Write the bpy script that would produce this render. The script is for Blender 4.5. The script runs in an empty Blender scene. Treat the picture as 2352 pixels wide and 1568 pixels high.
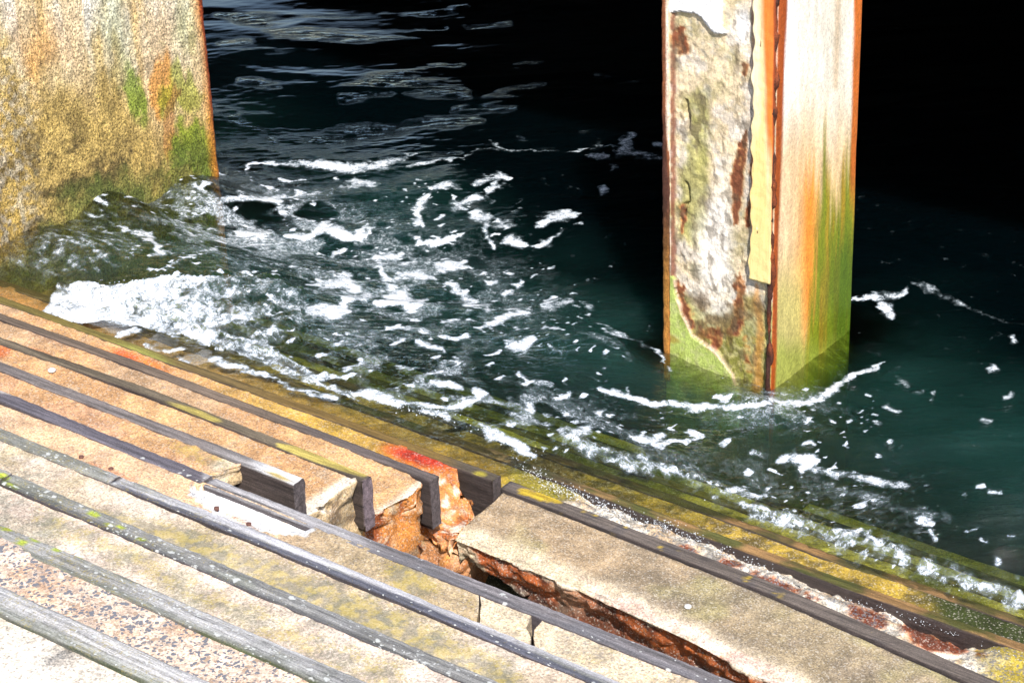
import bpy, math, numpy as np
C = bpy.context.scene.collection
rng = np.random.default_rng(7)
# ------------------------------------------------------------------ camera
# world: X along the steps (to the right), Y out over the sea, Z up. metres
F0, PITCH, ROLL, HEAD = 5332.36, 0.488466, -0.0394085, -0.6612456
CAM = np.array([0.0, -4.623387, 3.521545])
RISE, GO, TH = 0.1617, 0.30, 0.038
def cam_axes():
    f = np.array([math.sin(HEAD)*math.cos(PITCH), math.cos(HEAD)*math.cos(PITCH), -math.sin(PITCH)])
    r = np.array([math.cos(HEAD), -math.sin(HEAD), 0.0]); u = np.cross(r, f)
    c, s = math.cos(ROLL), math.sin(ROLL)
    return f, c*r + s*u, -s*r + c*u
AF, AR, AU = cam_axes()
camd = bpy.data.cameras.new('camera'); cam = bpy.data.objects.new('camera', camd); C.objects.link(cam)
camd.sensor_width = 36; camd.lens = 36*F0/2352; camd.clip_end = 1500; camd.clip_start = 0.05
from mathutils import Matrix, Vector
M4 = Matrix.Identity(4)
for i in range(3):
    M4[i][0] = AR[i]; M4[i][1] = AU[i]; M4[i][2] = -AF[i]; M4[i][3] = CAM[i]
cam.matrix_world = M4
bpy.context.scene.camera = cam
# ------------------------------------------------------------------ light
SUN = Vector((0.48, -0.46, 0.745)).normalized()
w = bpy.data.worlds.new('World'); bpy.context.scene.world = w; w.use_nodes = True
nt = w.node_tree; bg = nt.nodes['Background']
sky = nt.nodes.new('ShaderNodeTexSky'); sky.sky_type = 'NISHITA'; sky.sun_disc = False
sky.sun_elevation = math.asin(SUN.z); sky.sun_rotation = math.atan2(SUN.x, SUN.y)
nt.links.new(sky.outputs[0], bg.inputs[0]); bg.inputs[1].default_value = 0.15
sl = bpy.data.lights.new('sun', 'SUN'); sl.energy = 4.6; sl.angle = math.radians(0.53); sl.color = (1.0, 0.965, 0.91)
so = bpy.data.objects.new('sun', sl); C.objects.link(so)
so.rotation_euler = SUN.to_track_quat('Z', 'Y').to_euler(); so.location = (3, -4, 8)
sc = bpy.context.scene
sc.view_settings.view_transform = 'Standard'; sc.view_settings.look = 'None'
sc.view_settings.exposure = 0.68; sc.view_settings.gamma = 1.0
sc.cycles.max_bounces = 8; sc.cycles.transparent_max_bounces = 12
sc.cycles.caustics_reflective = False; sc.cycles.caustics_refractive = False

# ------------------------------------------------------------------ measuring
def pxof(P):
    """photo pixel (2352 wide) that a world point is seen at"""
    d = P - CAM; z = d @ AF
    return 1176 + F0*(d @ AR)/z, 784 - F0*(d @ AU)/z
def ray(x, y): return AF*F0 + AR*(x-1176) + AU*(784-y)
def uz(x, y, Z): d = ray(x, y); return CAM + d*(Z-CAM[2])/d[2]
def uy(x, y, Y): d = ray(x, y); return CAM + d*(Y-CAM[1])/d[1]
# ------------------------------------------------------------------ noise
def _h(ix, iy, iz, s):
    n = (ix*374761393 + iy*668265263 + iz*2147483647 + s*1274126177) & 0xFFFFFFFF
    n = ((n ^ (n >> 13))*1103515245) & 0xFFFFFFFF
    n = ((n ^ (n >> 16))*2246822519) & 0xFFFFFFFF
    return ((n ^ (n >> 15)) & 0xFFFFFF)/float(0xFFFFFF)
def vnoise(x, y, z, s=0):
    x, y, z = np.broadcast_arrays(np.asarray(x, float), np.asarray(y, float), np.asarray(z, float))
    xi, yi, zi = np.floor(x).astype(np.int64), np.floor(y).astype(np.int64), np.floor(z).astype(np.int64)
    fx, fy, fz = x-xi, y-yi, z-zi
    fx = fx*fx*(3-2*fx); fy = fy*fy*(3-2*fy); fz = fz*fz*(3-2*fz)
    def c(a, b, d): return _h(xi+a, yi+b, zi+d, s)
    x00 = c(0,0,0)*(1-fx)+c(1,0,0)*fx; x10 = c(0,1,0)*(1-fx)+c(1,1,0)*fx
    x01 = c(0,0,1)*(1-fx)+c(1,0,1)*fx; x11 = c(0,1,1)*(1-fx)+c(1,1,1)*fx
    return (x00*(1-fy)+x10*fy)*(1-fz) + (x01*(1-fy)+x11*fy)*fz
def fbm(P, sc_, o=4, s=0, an=(1, 1, 1)):
    """fractal noise, roughly -1..1; sc_ = cells per metre"""
    t = 0; a = 1; n = 0; f = sc_
    for i in range(o):
        t = t + a*(2*vnoise(P[..., 0]*f*an[0]+i*17.3, P[..., 1]*f*an[1]+i*5.1, P[..., 2]*f*an[2]-i*9.7, s+i)-1)
        n += a; a *= .55; f *= 2.03
    return t/n*1.6
def ridge(P, sc_, o=3, s=0, an=(1, 1, 1)): return 1-np.abs(fbm(P, sc_, o, s, an))
def facets(P, sc_, s=0):
    """broken-stone relief: every cell is a tilted flat facet; returns metres-free height -1..1 and a cell random"""
    Q = P*sc_; base_ = np.floor(Q).astype(np.int64); best = np.full(len(P), 1e9); h = np.zeros(len(P)); rnd = np.zeros(len(P))
    for i in (-1, 0, 1):
        for j in (-1, 0, 1):
            for k in (-1, 0, 1):
                c = base_+np.array([i, j, k]); r = [_h(c[:, 0], c[:, 1], c[:, 2], s+m) for m in range(6)]
                d = Q-(c+np.stack(r[:3], -1)); dd = (d*d).sum(1); n_ = np.stack(r[3:], -1)*2-1
                hh = (d*n_).sum(1)*.9+(r[3]-.5)*1.2; m_ = dd < best; best = np.where(m_, dd, best); h = np.where(m_, hh, h); rnd = np.where(m_, r[4], rnd)
    return h, rnd
def ss(a, b, x):
    t = np.clip((x-a)/(b-a), 0, 1); return t*t*(3-2*t)
def blob(px, py, cx, cy, rx, ry, ang=0, soft=.5):
    a = math.radians(ang); dx, dy = px-cx, py-cy
    u = (dx*math.cos(a)+dy*math.sin(a))/rx; v = (-dx*math.sin(a)+dy*math.cos(a))/ry
    return 1-ss(1-soft, 1+soft, np.sqrt(u*u+v*v))
def stroke(px, py, pts, soft=.6):
    """soft polyline; pts of (x, y, halfwidth)"""
    out = np.full(px.shape, 9.0)
    for (x0, y0, w0), (x1, y1, w1) in zip(pts[:-1], pts[1:]):
        dx, dy = x1-x0, y1-y0; L2 = dx*dx+dy*dy+1e-9
        t = np.clip(((px-x0)*dx+(py-y0)*dy)/L2, 0, 1)
        d = np.hypot(px-x0-t*dx, py-y0-t*dy)/(w0+(w1-w0)*t)
        out = np.minimum(out, d)
    return 1-ss(1-soft, 1+soft, out)
def inpoly(px, py, pts):
    c = np.zeros(px.shape, bool); n = len(pts)
    for i in range(n):
        x0, y0 = pts[i]; x1, y1 = pts[(i+1) % n]
        if y0 == y1: continue
        m = ((y0 > py) != (y1 > py)) & (px < (x1-x0)*(py-y0)/(y1-y0)+x0)
        c ^= m
    return c.astype(float)
def lin(r, g, b):
    v = np.array([r, g, b])/255.0
    return np.where(v <= .04045, v/12.92, ((v+.055)/1.055)**2.4)
def mixc(c, k, m):
    m = np.clip(m, 0, 1)[..., None]; return c*(1-m) + np.asarray(k)*m
# ------------------------------------------------------------------ tagging
def tag(o, label=None, cat=None, group=None, kind=None):
    if label: o['label'] = label
    if cat: o['category'] = cat
    if group: o['group'] = group
    if kind: o['kind'] = kind
    return o
def empty(name, loc=(0, 0, 0)):
    o = bpy.data.objects.new(name, None); C.objects.link(o); o.location = loc; o.empty_display_size = .1
    return o
def attach(o, parent):
    o.parent = parent
    o.location = Vector(o.location) - Vector(parent.location)
# ------------------------------------------------------------------ mesh makers
def mesh_from(name, P, faces, mat, disp=None, col=None, parent=None, smooth=True, closed=True):
    P = np.asarray(P, float).reshape(-1, 3); faces = np.asarray(faces, np.int32)
    me = bpy.data.meshes.new(name)
    nf, k = faces.shape
    if closed and k >= 3:
        a, b, c = P[faces[:, 0]], P[faces[:, 1]], P[faces[:, 2]]; vol = np.einsum('ij,ij->i', a, np.cross(b, c)).sum()
        if k == 4: c2, d = P[faces[:, 2]], P[faces[:, 3]]; vol += np.einsum('ij,ij->i', a, np.cross(c2, d)).sum()
        if vol < 0: faces = faces[:, ::-1].copy()
    me.vertices.add(len(P)); me.vertices.foreach_set('co', P.ravel())
    me.loops.add(nf*k); me.loops.foreach_set('vertex_index', faces.ravel())
    me.polygons.add(nf); me.polygons.foreach_set('loop_start', np.arange(nf, dtype=np.int32)*k)
    me.update(calc_edges=True)
    if disp is not None:
        N = np.zeros(len(P)*3); me.vertex_normals.foreach_get('vector', N); N = N.reshape(-1, 3)
        P = disp(P, N); me.vertices.foreach_set('co', P.ravel()); me.update()
    if smooth: me.polygons.foreach_set('use_smooth', np.ones(nf, bool))
    if col is not None:
        N = np.zeros(len(P)*3); me.vertex_normals.foreach_get('vector', N); N = N.reshape(-1, 3)
        cc, mm = col(P, N)
        for nm, v in (('Col', cc), ('Msk', mm)):
            a = me.color_attributes.new(nm, 'FLOAT_COLOR', 'POINT')
            buf = np.ones((len(P), 4)); buf[:, :3] = v; a.data.foreach_set('color', buf.ravel())
    me.materials.append(mat)
    o = bpy.data.objects.new(name, me); C.objects.link(o)
    if parent is not None: attach(o, parent)
    return o
def rrect(a0, a1, b0, b1, r, na, nb, nbot=3):
    """closed ring: starts at (a0,b1) going along the top to (a1,b1), down, back along the bottom, up. rounded top corners"""
    pts = []
    for t in np.linspace(0, 1, na): pts.append((a0+r+(a1-a0-2*r)*t, b1))
    for q in (30, 60): pts.append((a1-r+r*math.sin(math.radians(q)), b1-r+r*math.cos(math.radians(q))))
    for t in np.linspace(0, 1, nb): pts.append((a1, b1-r-(b1-b0-r)*t))
    for t in np.linspace(0, 1, nbot+2)[1:-1]: pts.append((a1+(a0-a1)*t, b0))
    for t in np.linspace(0, 1, nb): pts.append((a0, b0+(b1-b0-r)*t))
    for q in (60, 30): pts.append((a0+r-r*math.sin(math.radians(q)), b1-r+r*math.cos(math.radians(q))))
    return np.array(pts)
CAP = [.985, .93, .82, .68, .52, .36, .2, .07]
def loft(name, us, ring, place, mat, capn=CAP, **kw):
    """sweep a ring through stations; place(u, ring(m,2)) -> (m,3); flat ends closed by shrinking rings"""
    cen = ring.mean(0); m = len(ring); rows = []
    for c in reversed(capn): rows.append(place(us[0], cen+(ring-cen)*c))
    for u in us: rows.append(place(u, ring))
    for c in capn: rows.append(place(us[-1], cen+(ring-cen)*c))
    P = np.concatenate(rows); n = len(rows)
    i = np.arange(n-1)[:, None]*m; j = np.arange(m)[None, :]; j2 = (j+1) % m
    f = np.stack([i+j, i+m+j, i+m+j2, i+j2], -1).reshape(-1, 4)
    ends = []
    for base in (0, (n-1)*m):
        for k in range(m//2-1):
            q = [base+k, base+k+1, base+m-2-k, base+m-1-k]
            if q[1] == q[2]: continue
            ends.append(q if base == 0 else q[::-1])
    f = np.concatenate([f, np.array(ends)])
    return mesh_from(name, P, f, mat, **kw)
def stations(a, b, step, lo=-6.3, hi=-1.6, coarse=.08):
    xs = [a]; x = a
    while x < b-1e-6:
        x += step if lo < x < hi else coarse
        xs.append(min(x, b))
    return np.array(xs)
def ico(name, centers, radii, mat, sub=1, squash=1.0, parent=None):
    import bmesh
    bm = bmesh.new(); bmesh.ops.create_icosphere(bm, subdivisions=sub, radius=1)
    V = np.array([v.co[:] for v in bm.verts]); Fc = np.array([[v.index for v in f.verts] for f in bm.faces]); bm.free()
    V = V*np.array([1, 1, squash])
    P = (V[None]*radii[:, None, None] + centers[:, None]).reshape(-1, 3)
    f = (Fc[None] + (np.arange(len(centers))*len(V))[:, None, None]).reshape(-1, 3)
    return mesh_from(name, P, f, mat, parent=parent)
# ------------------------------------------------------------------ materials
class NT:
    def __init__(s, name):
        s.m = bpy.data.materials.new(name); s.m.use_nodes = True; s.t = s.m.node_tree
        s.t.nodes.clear(); s.out = s.n('ShaderNodeOutputMaterial')
    def n(s, t, **kw):
        x = s.t.nodes.new(t)
        for k, v in kw.items(): setattr(x, k, v)
        return x
    def l(s, a, b): s.t.links.new(a, b)
    def setin(s, sock, v):
        if hasattr(v, 'is_output') or isinstance(v, bpy.types.NodeSocket): s.l(v, sock)
        elif v is not None: sock.default_value = v
    def math(s, op, a, b=None, c=None, clamp=False):
        x = s.n('ShaderNodeMath', operation=op, use_clamp=clamp); s.setin(x.inputs[0], a)
        if b is not None: s.setin(x.inputs[1], b)
        if c is not None: s.setin(x.inputs[2], c)
        return x.outputs[0]
    def mix(s, f, a, b, bt='MIX'):
        x = s.n('ShaderNodeMix', data_type='RGBA', blend_type=bt); s.setin(x.inputs[0], f)
        s.setin(x.inputs[6], a); s.setin(x.inputs[7], b); return x.outputs[2]
    def pos(s, scale=(1, 1, 1), rot=0):
        g = s.n('ShaderNodeNewGeometry'); mp = s.n('ShaderNodeMapping'); s.l(g.outputs['Position'], mp.inputs[0])
        mp.inputs['Scale'].default_value = scale; mp.inputs['Rotation'].default_value = (0, 0, rot); return mp.outputs[0]
    def noise(s, vec, scale, det=4, rough=.6, dist=0.0):
        x = s.n('ShaderNodeTexNoise'); s.l(vec, x.inputs['Vector']); x.inputs['Scale'].default_value = scale
        x.inputs['Detail'].default_value = det; x.inputs['Roughness'].default_value = rough; x.inputs['Distortion'].default_value = dist
        return x.outputs['Fac']
    def vor(s, vec, scale, feat='F1', out='Distance'):
        x = s.n('ShaderNodeTexVoronoi', feature=feat); s.l(vec, x.inputs['Vector']); x.inputs['Scale'].default_value = scale
        return x.outputs[out]
    def ramp(s, f, stops):
        x = s.n('ShaderNodeMapRange', interpolation_type='SMOOTHSTEP'); s.l(f, x.inputs[0])
        x.inputs[1].default_value, x.inputs[2].default_value = stops[0]
        x.inputs[3].default_value, x.inputs[4].default_value = stops[1]
        return x.outputs[0]
    def attr(s, nm):
        x = s.n('ShaderNodeAttribute', attribute_name=nm); return x
    def rgb(s, c):
        x = s.n('ShaderNodeRGB'); x.outputs[0].default_value = (*c, 1); return x.outputs[0]
def surf_mat(name, grain=(210, 480), bump=.6, bdist=.003, speck=.40, streak=(1, 1, 1), big=14, bigamp=.30, rough=.85, aggregate=False, sparkle=True, spots=False):
    """weathered surface: traced stain colour x procedural grain, lichen, grit and wetness"""
    t = NT(name); col = t.attr('Col').outputs['Color']; ms = t.attr('Msk')
    sep = t.n('ShaderNodeSeparateColor'); t.l(ms.outputs['Color'], sep.inputs[0]); wet, lic, agg = sep.outputs[0], sep.outputs[1], sep.outputs[2]
    p = t.pos(); ps = t.pos(streak)
    n1 = t.noise(p, grain[0], 3, .7); n2 = t.noise(p, grain[1], 2, .8); n3 = t.noise(ps, big, 6, .65, .3); n4 = t.noise(ps, big*7, 4, .7)
    v = t.math('ADD', t.ramp(n1, ((.28, .72), (1-speck, 1+speck))), t.ramp(n2, ((.3, .7), (-speck*.5, speck*.5))))
    v = t.math('MULTIPLY', v, t.ramp(n3, ((.3, .7), (1-bigamp, 1+bigamp))))
    v = t.math('MULTIPLY', v, t.ramp(n4, ((.3, .7), (1-bigamp*.7, 1+bigamp*.7))))
    comb = t.n('ShaderNodeCombineColor'); [t.l(v, comb.inputs[i]) for i in range(3)]
    c = t.mix(1.0, col, comb.outputs[0], 'MULTIPLY')
    # warm/cool grit
    gcol = t.vor(p, 260, out='Color'); gs = t.n('ShaderNodeSeparateColor'); t.l(gcol, gs.inputs[0])
    g1 = t.math('MULTIPLY', t.ramp(gs.outputs[0], ((.86, .9), (0, 1))), .35 if sparkle else 0.0)
    c = t.mix(g1, c, t.rgb((.62, .56, .48)))
    g2 = t.math('MULTIPLY', t.ramp(gs.outputs[1], ((.88, .92), (0, 1))), .45 if sparkle else 0.0)
    c = t.mix(g2, c, t.rgb((.10, .085, .075)))
    # lichen / algae film
    ln = t.math('ADD', t.math('MULTIPLY', t.noise(p, 170, 5, .85, .2), .8), t.math('MULTIPLY', n1, .2))
    lf = t.ramp(t.math('ADD', ln, t.math('MULTIPLY', lic, .30)), ((.60, .68), (0, 1)))
    lc = t.mix(t.ramp(t.noise(p, 30, 4), ((.42, .58), (0, 1))), t.rgb((.15, .145, .09)), t.rgb((.38, .29, .05)))
    c = t.mix(t.math('MULTIPLY', lf, .62), c, lc)
    h = t.math('ADD', t.math('MULTIPLY', n1, .6), t.math('MULTIPLY', n2, .4)); h = t.math('ADD', h, t.math('MULTIPLY', n4, 1.2))
    if spots:
        pw = t.pos((1, 1.5, 1)); wv = t.n('ShaderNodeVectorMath', operation='ADD'); nn_ = t.n('ShaderNodeTexNoise'); t.l(p, nn_.inputs['Vector']); nn_.inputs['Scale'].default_value = 70
        s_ = t.n('ShaderNodeVectorMath', operation='SCALE'); t.l(nn_.outputs['Color'], s_.inputs[0]); s_.inputs[3].default_value = .02; t.l(pw, wv.inputs[0]); t.l(s_.outputs[0], wv.inputs[1])
        tot = None
        for scl, th_ in ((42, .30), (110, .34)):
            d_ = t.vor(wv.outputs[0], scl); cc_ = t.vor(wv.outputs[0], scl, out='Color'); cs_ = t.n('ShaderNodeSeparateColor'); t.l(cc_, cs_.inputs[0])
            on = t.math('LESS_THAN', cs_.outputs[0], t.math('MULTIPLY', agg, .55)); sp_ = t.math('MULTIPLY', on, t.ramp(d_, ((th_-.1, th_+.04), (1, 0))))
            tot = sp_ if tot is None else t.math('MAXIMUM', tot, sp_)
        c = t.mix(t.math('MULTIPLY', tot, .85), c, t.rgb((.62, .62, .58)))
        crk = t.ramp(t.noise(t.pos((.03, 1, 1)), 160, 3, .7), ((.28, .38), (.5, 1))); ck = t.n('ShaderNodeCombineColor'); [t.l(crk, ck.inputs[i]) for i in range(3)]
        c = t.mix(1.0, c, ck.outputs[0], 'MULTIPLY')
    if aggregate:
        vw = t.n('ShaderNodeVectorMath', operation='ADD'); t.l(p, vw.inputs[0])
        nn = t.n('ShaderNodeTexNoise'); t.l(p, nn.inputs['Vector']); nn.inputs['Scale'].default_value = 90
        sc1 = t.n('ShaderNodeVectorMath', operation='SCALE'); t.l(nn.outputs['Color'], sc1.inputs[0]); sc1.inputs[3].default_value = .012
        t.l(sc1.outputs[0], vw.inputs[1])
        d1 = t.vor(vw.outputs[0], 125); cc = t.vor(vw.outputs[0], 125, out='Color'); cs = t.n('ShaderNodeSeparateColor'); t.l(cc, cs.inputs[0])
        rad = t.ramp(cs.outputs[0], ((.0, 1), (.26, .62)))
        st = t.ramp(t.math('SUBTRACT', rad, d1), ((0, .05), (0, 1)))
        keep = t.ramp(cs.outputs[1], ((.22, .26), (0, 1)))
        st = t.math('MULTIPLY', t.math('MULTIPLY', st, keep), agg)
        scol = t.mix(t.ramp(cs.outputs[2], ((.80, .85), (0, 1))), t.rgb((.15, .15, .165)), t.rgb((.36, .25, .17)))
        c = t.mix(st, c, scol); h = t.math('ADD', h, t.math('MULTIPLY', st, 1.6))
    b = t.n('ShaderNodeBump'); b.inputs['Strength'].default_value = bump; b.inputs['Distance'].default_value = bdist; t.l(h, b.inputs['Height'])
    ps_ = t.n('ShaderNodeBsdfPrincipled'); t.l(c, ps_.inputs['Base Color']); t.l(b.outputs[0], ps_.inputs['Normal'])
    rr = t.math('SUBTRACT', rough, t.math('MULTIPLY', wet, rough-.28)); t.l(rr, ps_.inputs['Roughness'])
    ps_.inputs['Specular IOR Level'].default_value = .35
    t.l(ps_.outputs[0], t.out.inputs[0]); return t.m
M_CONC = surf_mat('concrete', aggregate=True)
M_WALL = surf_mat('stained_concrete', grain=(120, 330), bump=1.0, bdist=.010, speck=.72, streak=(1, 1, .45), big=20, bigamp=.22, sparkle=False)
M_RENDER = surf_mat('painted_render', grain=(300, 700), bump=.5, bdist=.0025, speck=.09, streak=(1, 1, .1), big=26, bigamp=.10, sparkle=False)
M_SPALL = surf_mat('broken_concrete', grain=(110, 300), bump=1.0, bdist=.007, speck=.42, big=30, bigamp=.3, streak=(1, 1, .6))
M_WOOD = surf_mat('weathered_timber', grain=(300, 700), bump=.9, bdist=.003, speck=.28, streak=(.035, 1, 1), big=90, bigamp=.42, rough=.92, sparkle=False, spots=True)
M_STEEL = surf_mat('rusty_steel', grain=(200, 500), bump=.8, bdist=.003, speck=.35, streak=(1, 1, .2), big=60, bigamp=.35, sparkle=False)
def plain(name, c, rough=.7, tr=0):
    t = NT(name); b = t.n('ShaderNodeBsdfPrincipled'); p = t.pos(); n = t.noise(p, 60, 4)
    t.l(t.mix(n, t.rgb([v*.7 for v in c]), t.rgb([min(1, v*1.25) for v in c])), b.inputs['Base Color'])
    b.inputs['Roughness'].default_value = rough; b.inputs['Transmission Weight'].default_value = tr
    t.l(b.outputs[0], t.out.inputs[0]); return t.m
M_FOAM = plain('foam_white', (.62, .66, .70), .3)
M_DARK = plain('pier_and_blocker_dark', (.03, .03, .032), .9)
M_BED = plain('seabed_sand', (.06, .06, .04), .95)
M_BOLT = plain('rusty_iron', (.12, .05, .035), .7)
M_SHELL = plain('dark_mussel', (.012, .012, .02), .3)
M_STONE = plain('pale_pebble', (.6, .58, .55), .8)

exec_parts = True
# colours (albedo)
TAN = np.array([.46, .25, .11]); SAND = np.array([.47, .345, .22]); CREAM = np.array([.62, .50, .36]); PALE = np.array([.78, .70, .58])
ORANGE = np.array([.62, .17, .03]); RUST = np.array([.30, .075, .02]); DRUST = np.array([.09, .025, .012]); RED = np.array([.42, .035, .015])
OLIVE = np.array([.20, .155, .03]); MOSS = np.array([.07, .10, .015]); GREY = np.array([.19, .17, .165]); PURP = np.array([.13, .105, .115])
WHITE = np.array([.82, .80, .78]); BLACK = np.array([.018, .014, .014]); GOLD = np.array([.46, .28, .045]); PINK = np.array([.66, .44, .36])
LIME = np.array([.36, .42, .04]); BROWN = np.array([.14, .08, .035])

# ================================================================== STEPS
steps = empty('concrete_steps', (-3.4, -1.2, 0))
tag(steps, 'flight of tan concrete steps with timber nosings descending into the sea, collapsed in the middle', 'steps')

def wash(P):  # how wet: low treads near the water
    return ss(.16, -.02, P[:, 2] + .02*fbm(P, 6, 3, 51))
def tread_col(k):
    def f(P, N):
        px, py = pxof(P); n = P.shape[0]; c = np.tile(TAN, (n, 1)); big = fbm(P, 3.2, 4, 60+k); med = fbm(P, 14, 4, 80+k)
        lic = np.zeros(n); agg = np.zeros(n); wet = np.zeros(n)
        up = ss(.3, .75, N[:, 2])
        if k <= 4:
            c = mixc(c, [.42, .26, .14], ss(0, .6, big)); c = mixc(c, [.54, .31, .14], ss(0, .5, -big)*.8)
            c = mixc(c, [.33, .22, .14], ss(.25, .8, med)*.5)
        if k == 0:
            c = mixc(c, GOLD, .35+.65*ss(300, 900, px+40*med)); c = mixc(c, [.30, .20, .035], ss(.1, .5, med)*.7*ss(500, 800, px))
            c = mixc(c, [.62, .28, .08], (1-ss(80, 260, px))*.7); c = mixc(c, [.18, .17, .02], ss(1120, 1190, px)*.8)
            wet = .5+.4*ss(300, 700, px)
        if k == 1:
            c = mixc(c, GOLD, ss(330, 700, px+60*med)*.85); c = mixc(c, [.28, .17, .02], ss(640, 800, px)*ss(-.3, .3, med)*.8)
            c = mixc(c, ORANGE*.95, blob(px, py, 318, 830, 75, 16, 20)*.85); c = mixc(c, RED*1.3, blob(px, py, 290, 815, 30, 9, 20)*.5)
            r = blob(px+20*med, py, 985, 1062, 95, 32, 18, .6); c = mixc(c, ORANGE, r); c = mixc(c, RED, blob(px+14*med, py, 970, 1050, 75, 16, 15, .5))
            wet = .3*ss(400, 700, px)+.6*r
        if k == 2:
            c = mixc(c, [.55, .20, .08], blob(px, py, 90, 808, 30, 5, 20)*.7); c = mixc(c, [.26, .15, .09], blob(px, py, 110, 775, 60, 10, 20)*.6)
        if k == 3:
            c = mixc(c, RUST*1.4, blob(px, py, 5, 805, 25, 16, -30)*.9); c = mixc(c, SAND, ss(.1, .6, med)*.5)
        if k == 4:
            c = mixc(c, [.50, .27, .15], ss(-.3, .4, med)*.7)
            lic = lic + .55*blob(px, py, 460, 1045, 80, 22, 20) + .25*blob(px, py, 270, 975, 60, 14, 20)
            c = mixc(c, CREAM*1.15, blob(px+10*med, py, 520, 1062, 40, 14, -20))
        if k == 5:
            c = mixc(np.tile([.47, .32, .20], (n, 1)), [.56, .35, .20], ss(0, .6, big))
            c = mixc(c, [.36, .27, .16], ss(500, 800, px)*.9)
            lic = .28*ss(560, 900, px)+.45*blob(px, py, 940, 1330, 60, 30, 22)
            c = mixc(c, [.50, .20, .10], stroke(px, py, [(210, 1068, 8), (300, 1105, 10), (320, 1120, 5)])*.6)
            hole = inpoly(px+5*med, py+4*med, [(428, 1128), (470, 1122), (540, 1150), (620, 1183), (690, 1212), (725, 1214), (700, 1228), (640, 1226), (560, 1210), (500, 1185), (455, 1150)])
            c = mixc(c, WHITE*.95, hole); c = mixc(c, [.60, .30, .16], hole*blob(px, py, 545, 1192, 45, 5, 25)*.8)
            newp = ss(1096, 1100, px); c = mixc(c, [.58, .46, .31], newp); c = mixc(c, [.46, .33, .21], newp*ss(1350, 1650, px)*.7)
            lic = lic*(1-newp) + newp*(.35*ss(.2, .6, med)); agg = newp*ss(1250, 1300, px)*.3
            c = mixc(c, [.07, .05, .04], stroke(px+4*med, py, [(437, 1110, 1.2), (440, 1130, 1.2), (452, 1145, 1.2)])*.8)
        if k == 6:
            c = mixc(np.tile([.52, .40, .29], (n, 1)), [.42, .33, .21], ss(-.1, .5, med))
            lic = .62*stroke(px, py, [(150, 1165, 10), (400, 1235, 34), (640, 1330, 40), (900, 1440, 44), (1150, 1560, 44)], .8) + .12
        if k == 7:
            c = mixc(np.tile([.58, .45, .35], (n, 1)), [.42, .35, .25], ss(.0, .5, med)*.8)
            lic = .55*stroke(px, py, [(100, 1190, 30), (400, 1330, 30), (700, 1480, 40), (900, 1560, 50)], .9)
        if k in (6, 7): c = mixc(c, [.27, .25, .19], ss(.15, .5, fbm(P, 9, 4, 95))*ss(-.2, .3, fbm(P, 70, 3, 96))*.7); c = mixc(c, [.66, .55, .46], ss(.2, .5, fbm(P, 12, 4, 97))*.5)
        if k == 8:
            c = mixc(np.tile([.60, .44, .33], (n, 1)), [.55, .33, .2], ss(.1, .6, med)*.7); agg = np.ones(n)
        if k == 9:
            c = mixc(np.tile([.80, .68, .54], (n, 1)), [.62, .40, .22], ss(.1, .7, big)*.5*ss(300, 0, px)); c = mixc(c, [.5, .42, .3], ss(.3, .6, med)*.4)
        if k < 0:
            c = mixc(np.tile([.50, .40, .08], (n, 1)), [.16, .15, .02], ss(.05, .6, big+.5*med)); wet = np.ones(n)*.5
            if k == -1:
                c = mixc(np.tile([.36, .24, .035], (n, 1)), [.13, .09, .02], ss(-.15, .3, med+.5*fbm(P, 60, 2, 5))); c = mixc(c, [.03, .04, .008], ss(2080, 2180, px)); c = mixc(c, [.10, .06, .03], (1-ss(1310, 1380, px))*.7*ss(1200, 1260, px))
        # broken faces (not up): paler aggregate with rust
        if 1 <= k <= 4:
            end = ss(-3.62, -3.5, P[:, 0])*(1-up)
            base = np.tile([.50, .36, .20], (n, 1)); base = mixc(base, [.25, .17, .10], ss(.15, .6, med)); base = mixc(base, [.66, .55, .4], ss(.15, .6, -med))
            if k == 2:
                base = mixc(np.tile([.52, .30, .11], (n, 1)), [.56, .20, .04], ss(-.35, .3, fbm(P, 12, 4, 5))*.9); base = mixc(base, RUST*.9, ss(.22, .5, fbm(P, 13, 4, 6, (1, 1, .35)))); base = mixc(base, [.62, .48, .32], ss(.3, .55, fbm(P, 22, 4, 16))*.8)
            if k == 1:
                base = mixc(base, ORANGE*.8, .6+.35*ss(-.2, .3, fbm(P, 10, 4, 15))); base = mixc(base, DRUST*1.6, ss(.12, .45, fbm(P, 18, 4, 6))); base = mixc(base, [.62, .42, .22], ss(.3, .55, fbm(P, 24, 4, 16)))
            c = mixc(c, base[0]*0+base.mean(0)*0+0, np.zeros(n)); c = c*(1-end[:, None]) + base*end[:, None]
            if k == 1:
                e2 = ss(-3.62, -3.5, P[:, 0]-.05*med)*up; c = mixc(c, [.64, .24, .07], e2*.85); c = mixc(c, [.64, .34, .2], e2*ss(.15, .55, fbm(P, 15, 4, 19))*.8); c = mixc(c, RUST, e2*ss(.15, .5, fbm(P, 24, 4, 9))*.8); c = mixc(c, PALE, e2*ss(.3, .5, fbm(P, 30, 3, 29))*.8)
                wet = np.maximum(wet, e2*.8)
            if k in (2, 3):
                lip = ss(-3.45, -3.41, P[:, 0]-.01*med)*up; c = mixc(c, PALE*.95, lip*.85)
        near_side = np.clip(-N[:, 1], 0, 1)*(1-up)
        if k >= 5: c = mixc(c, [.10, .08, .06], near_side*.6)  # upper treads darker on the sides facing the camera
        return c, np.stack([np.clip(wet, 0, 1), np.clip(lic, 0, 1), np.clip(agg, 0, 1)], -1)
    return f
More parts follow.
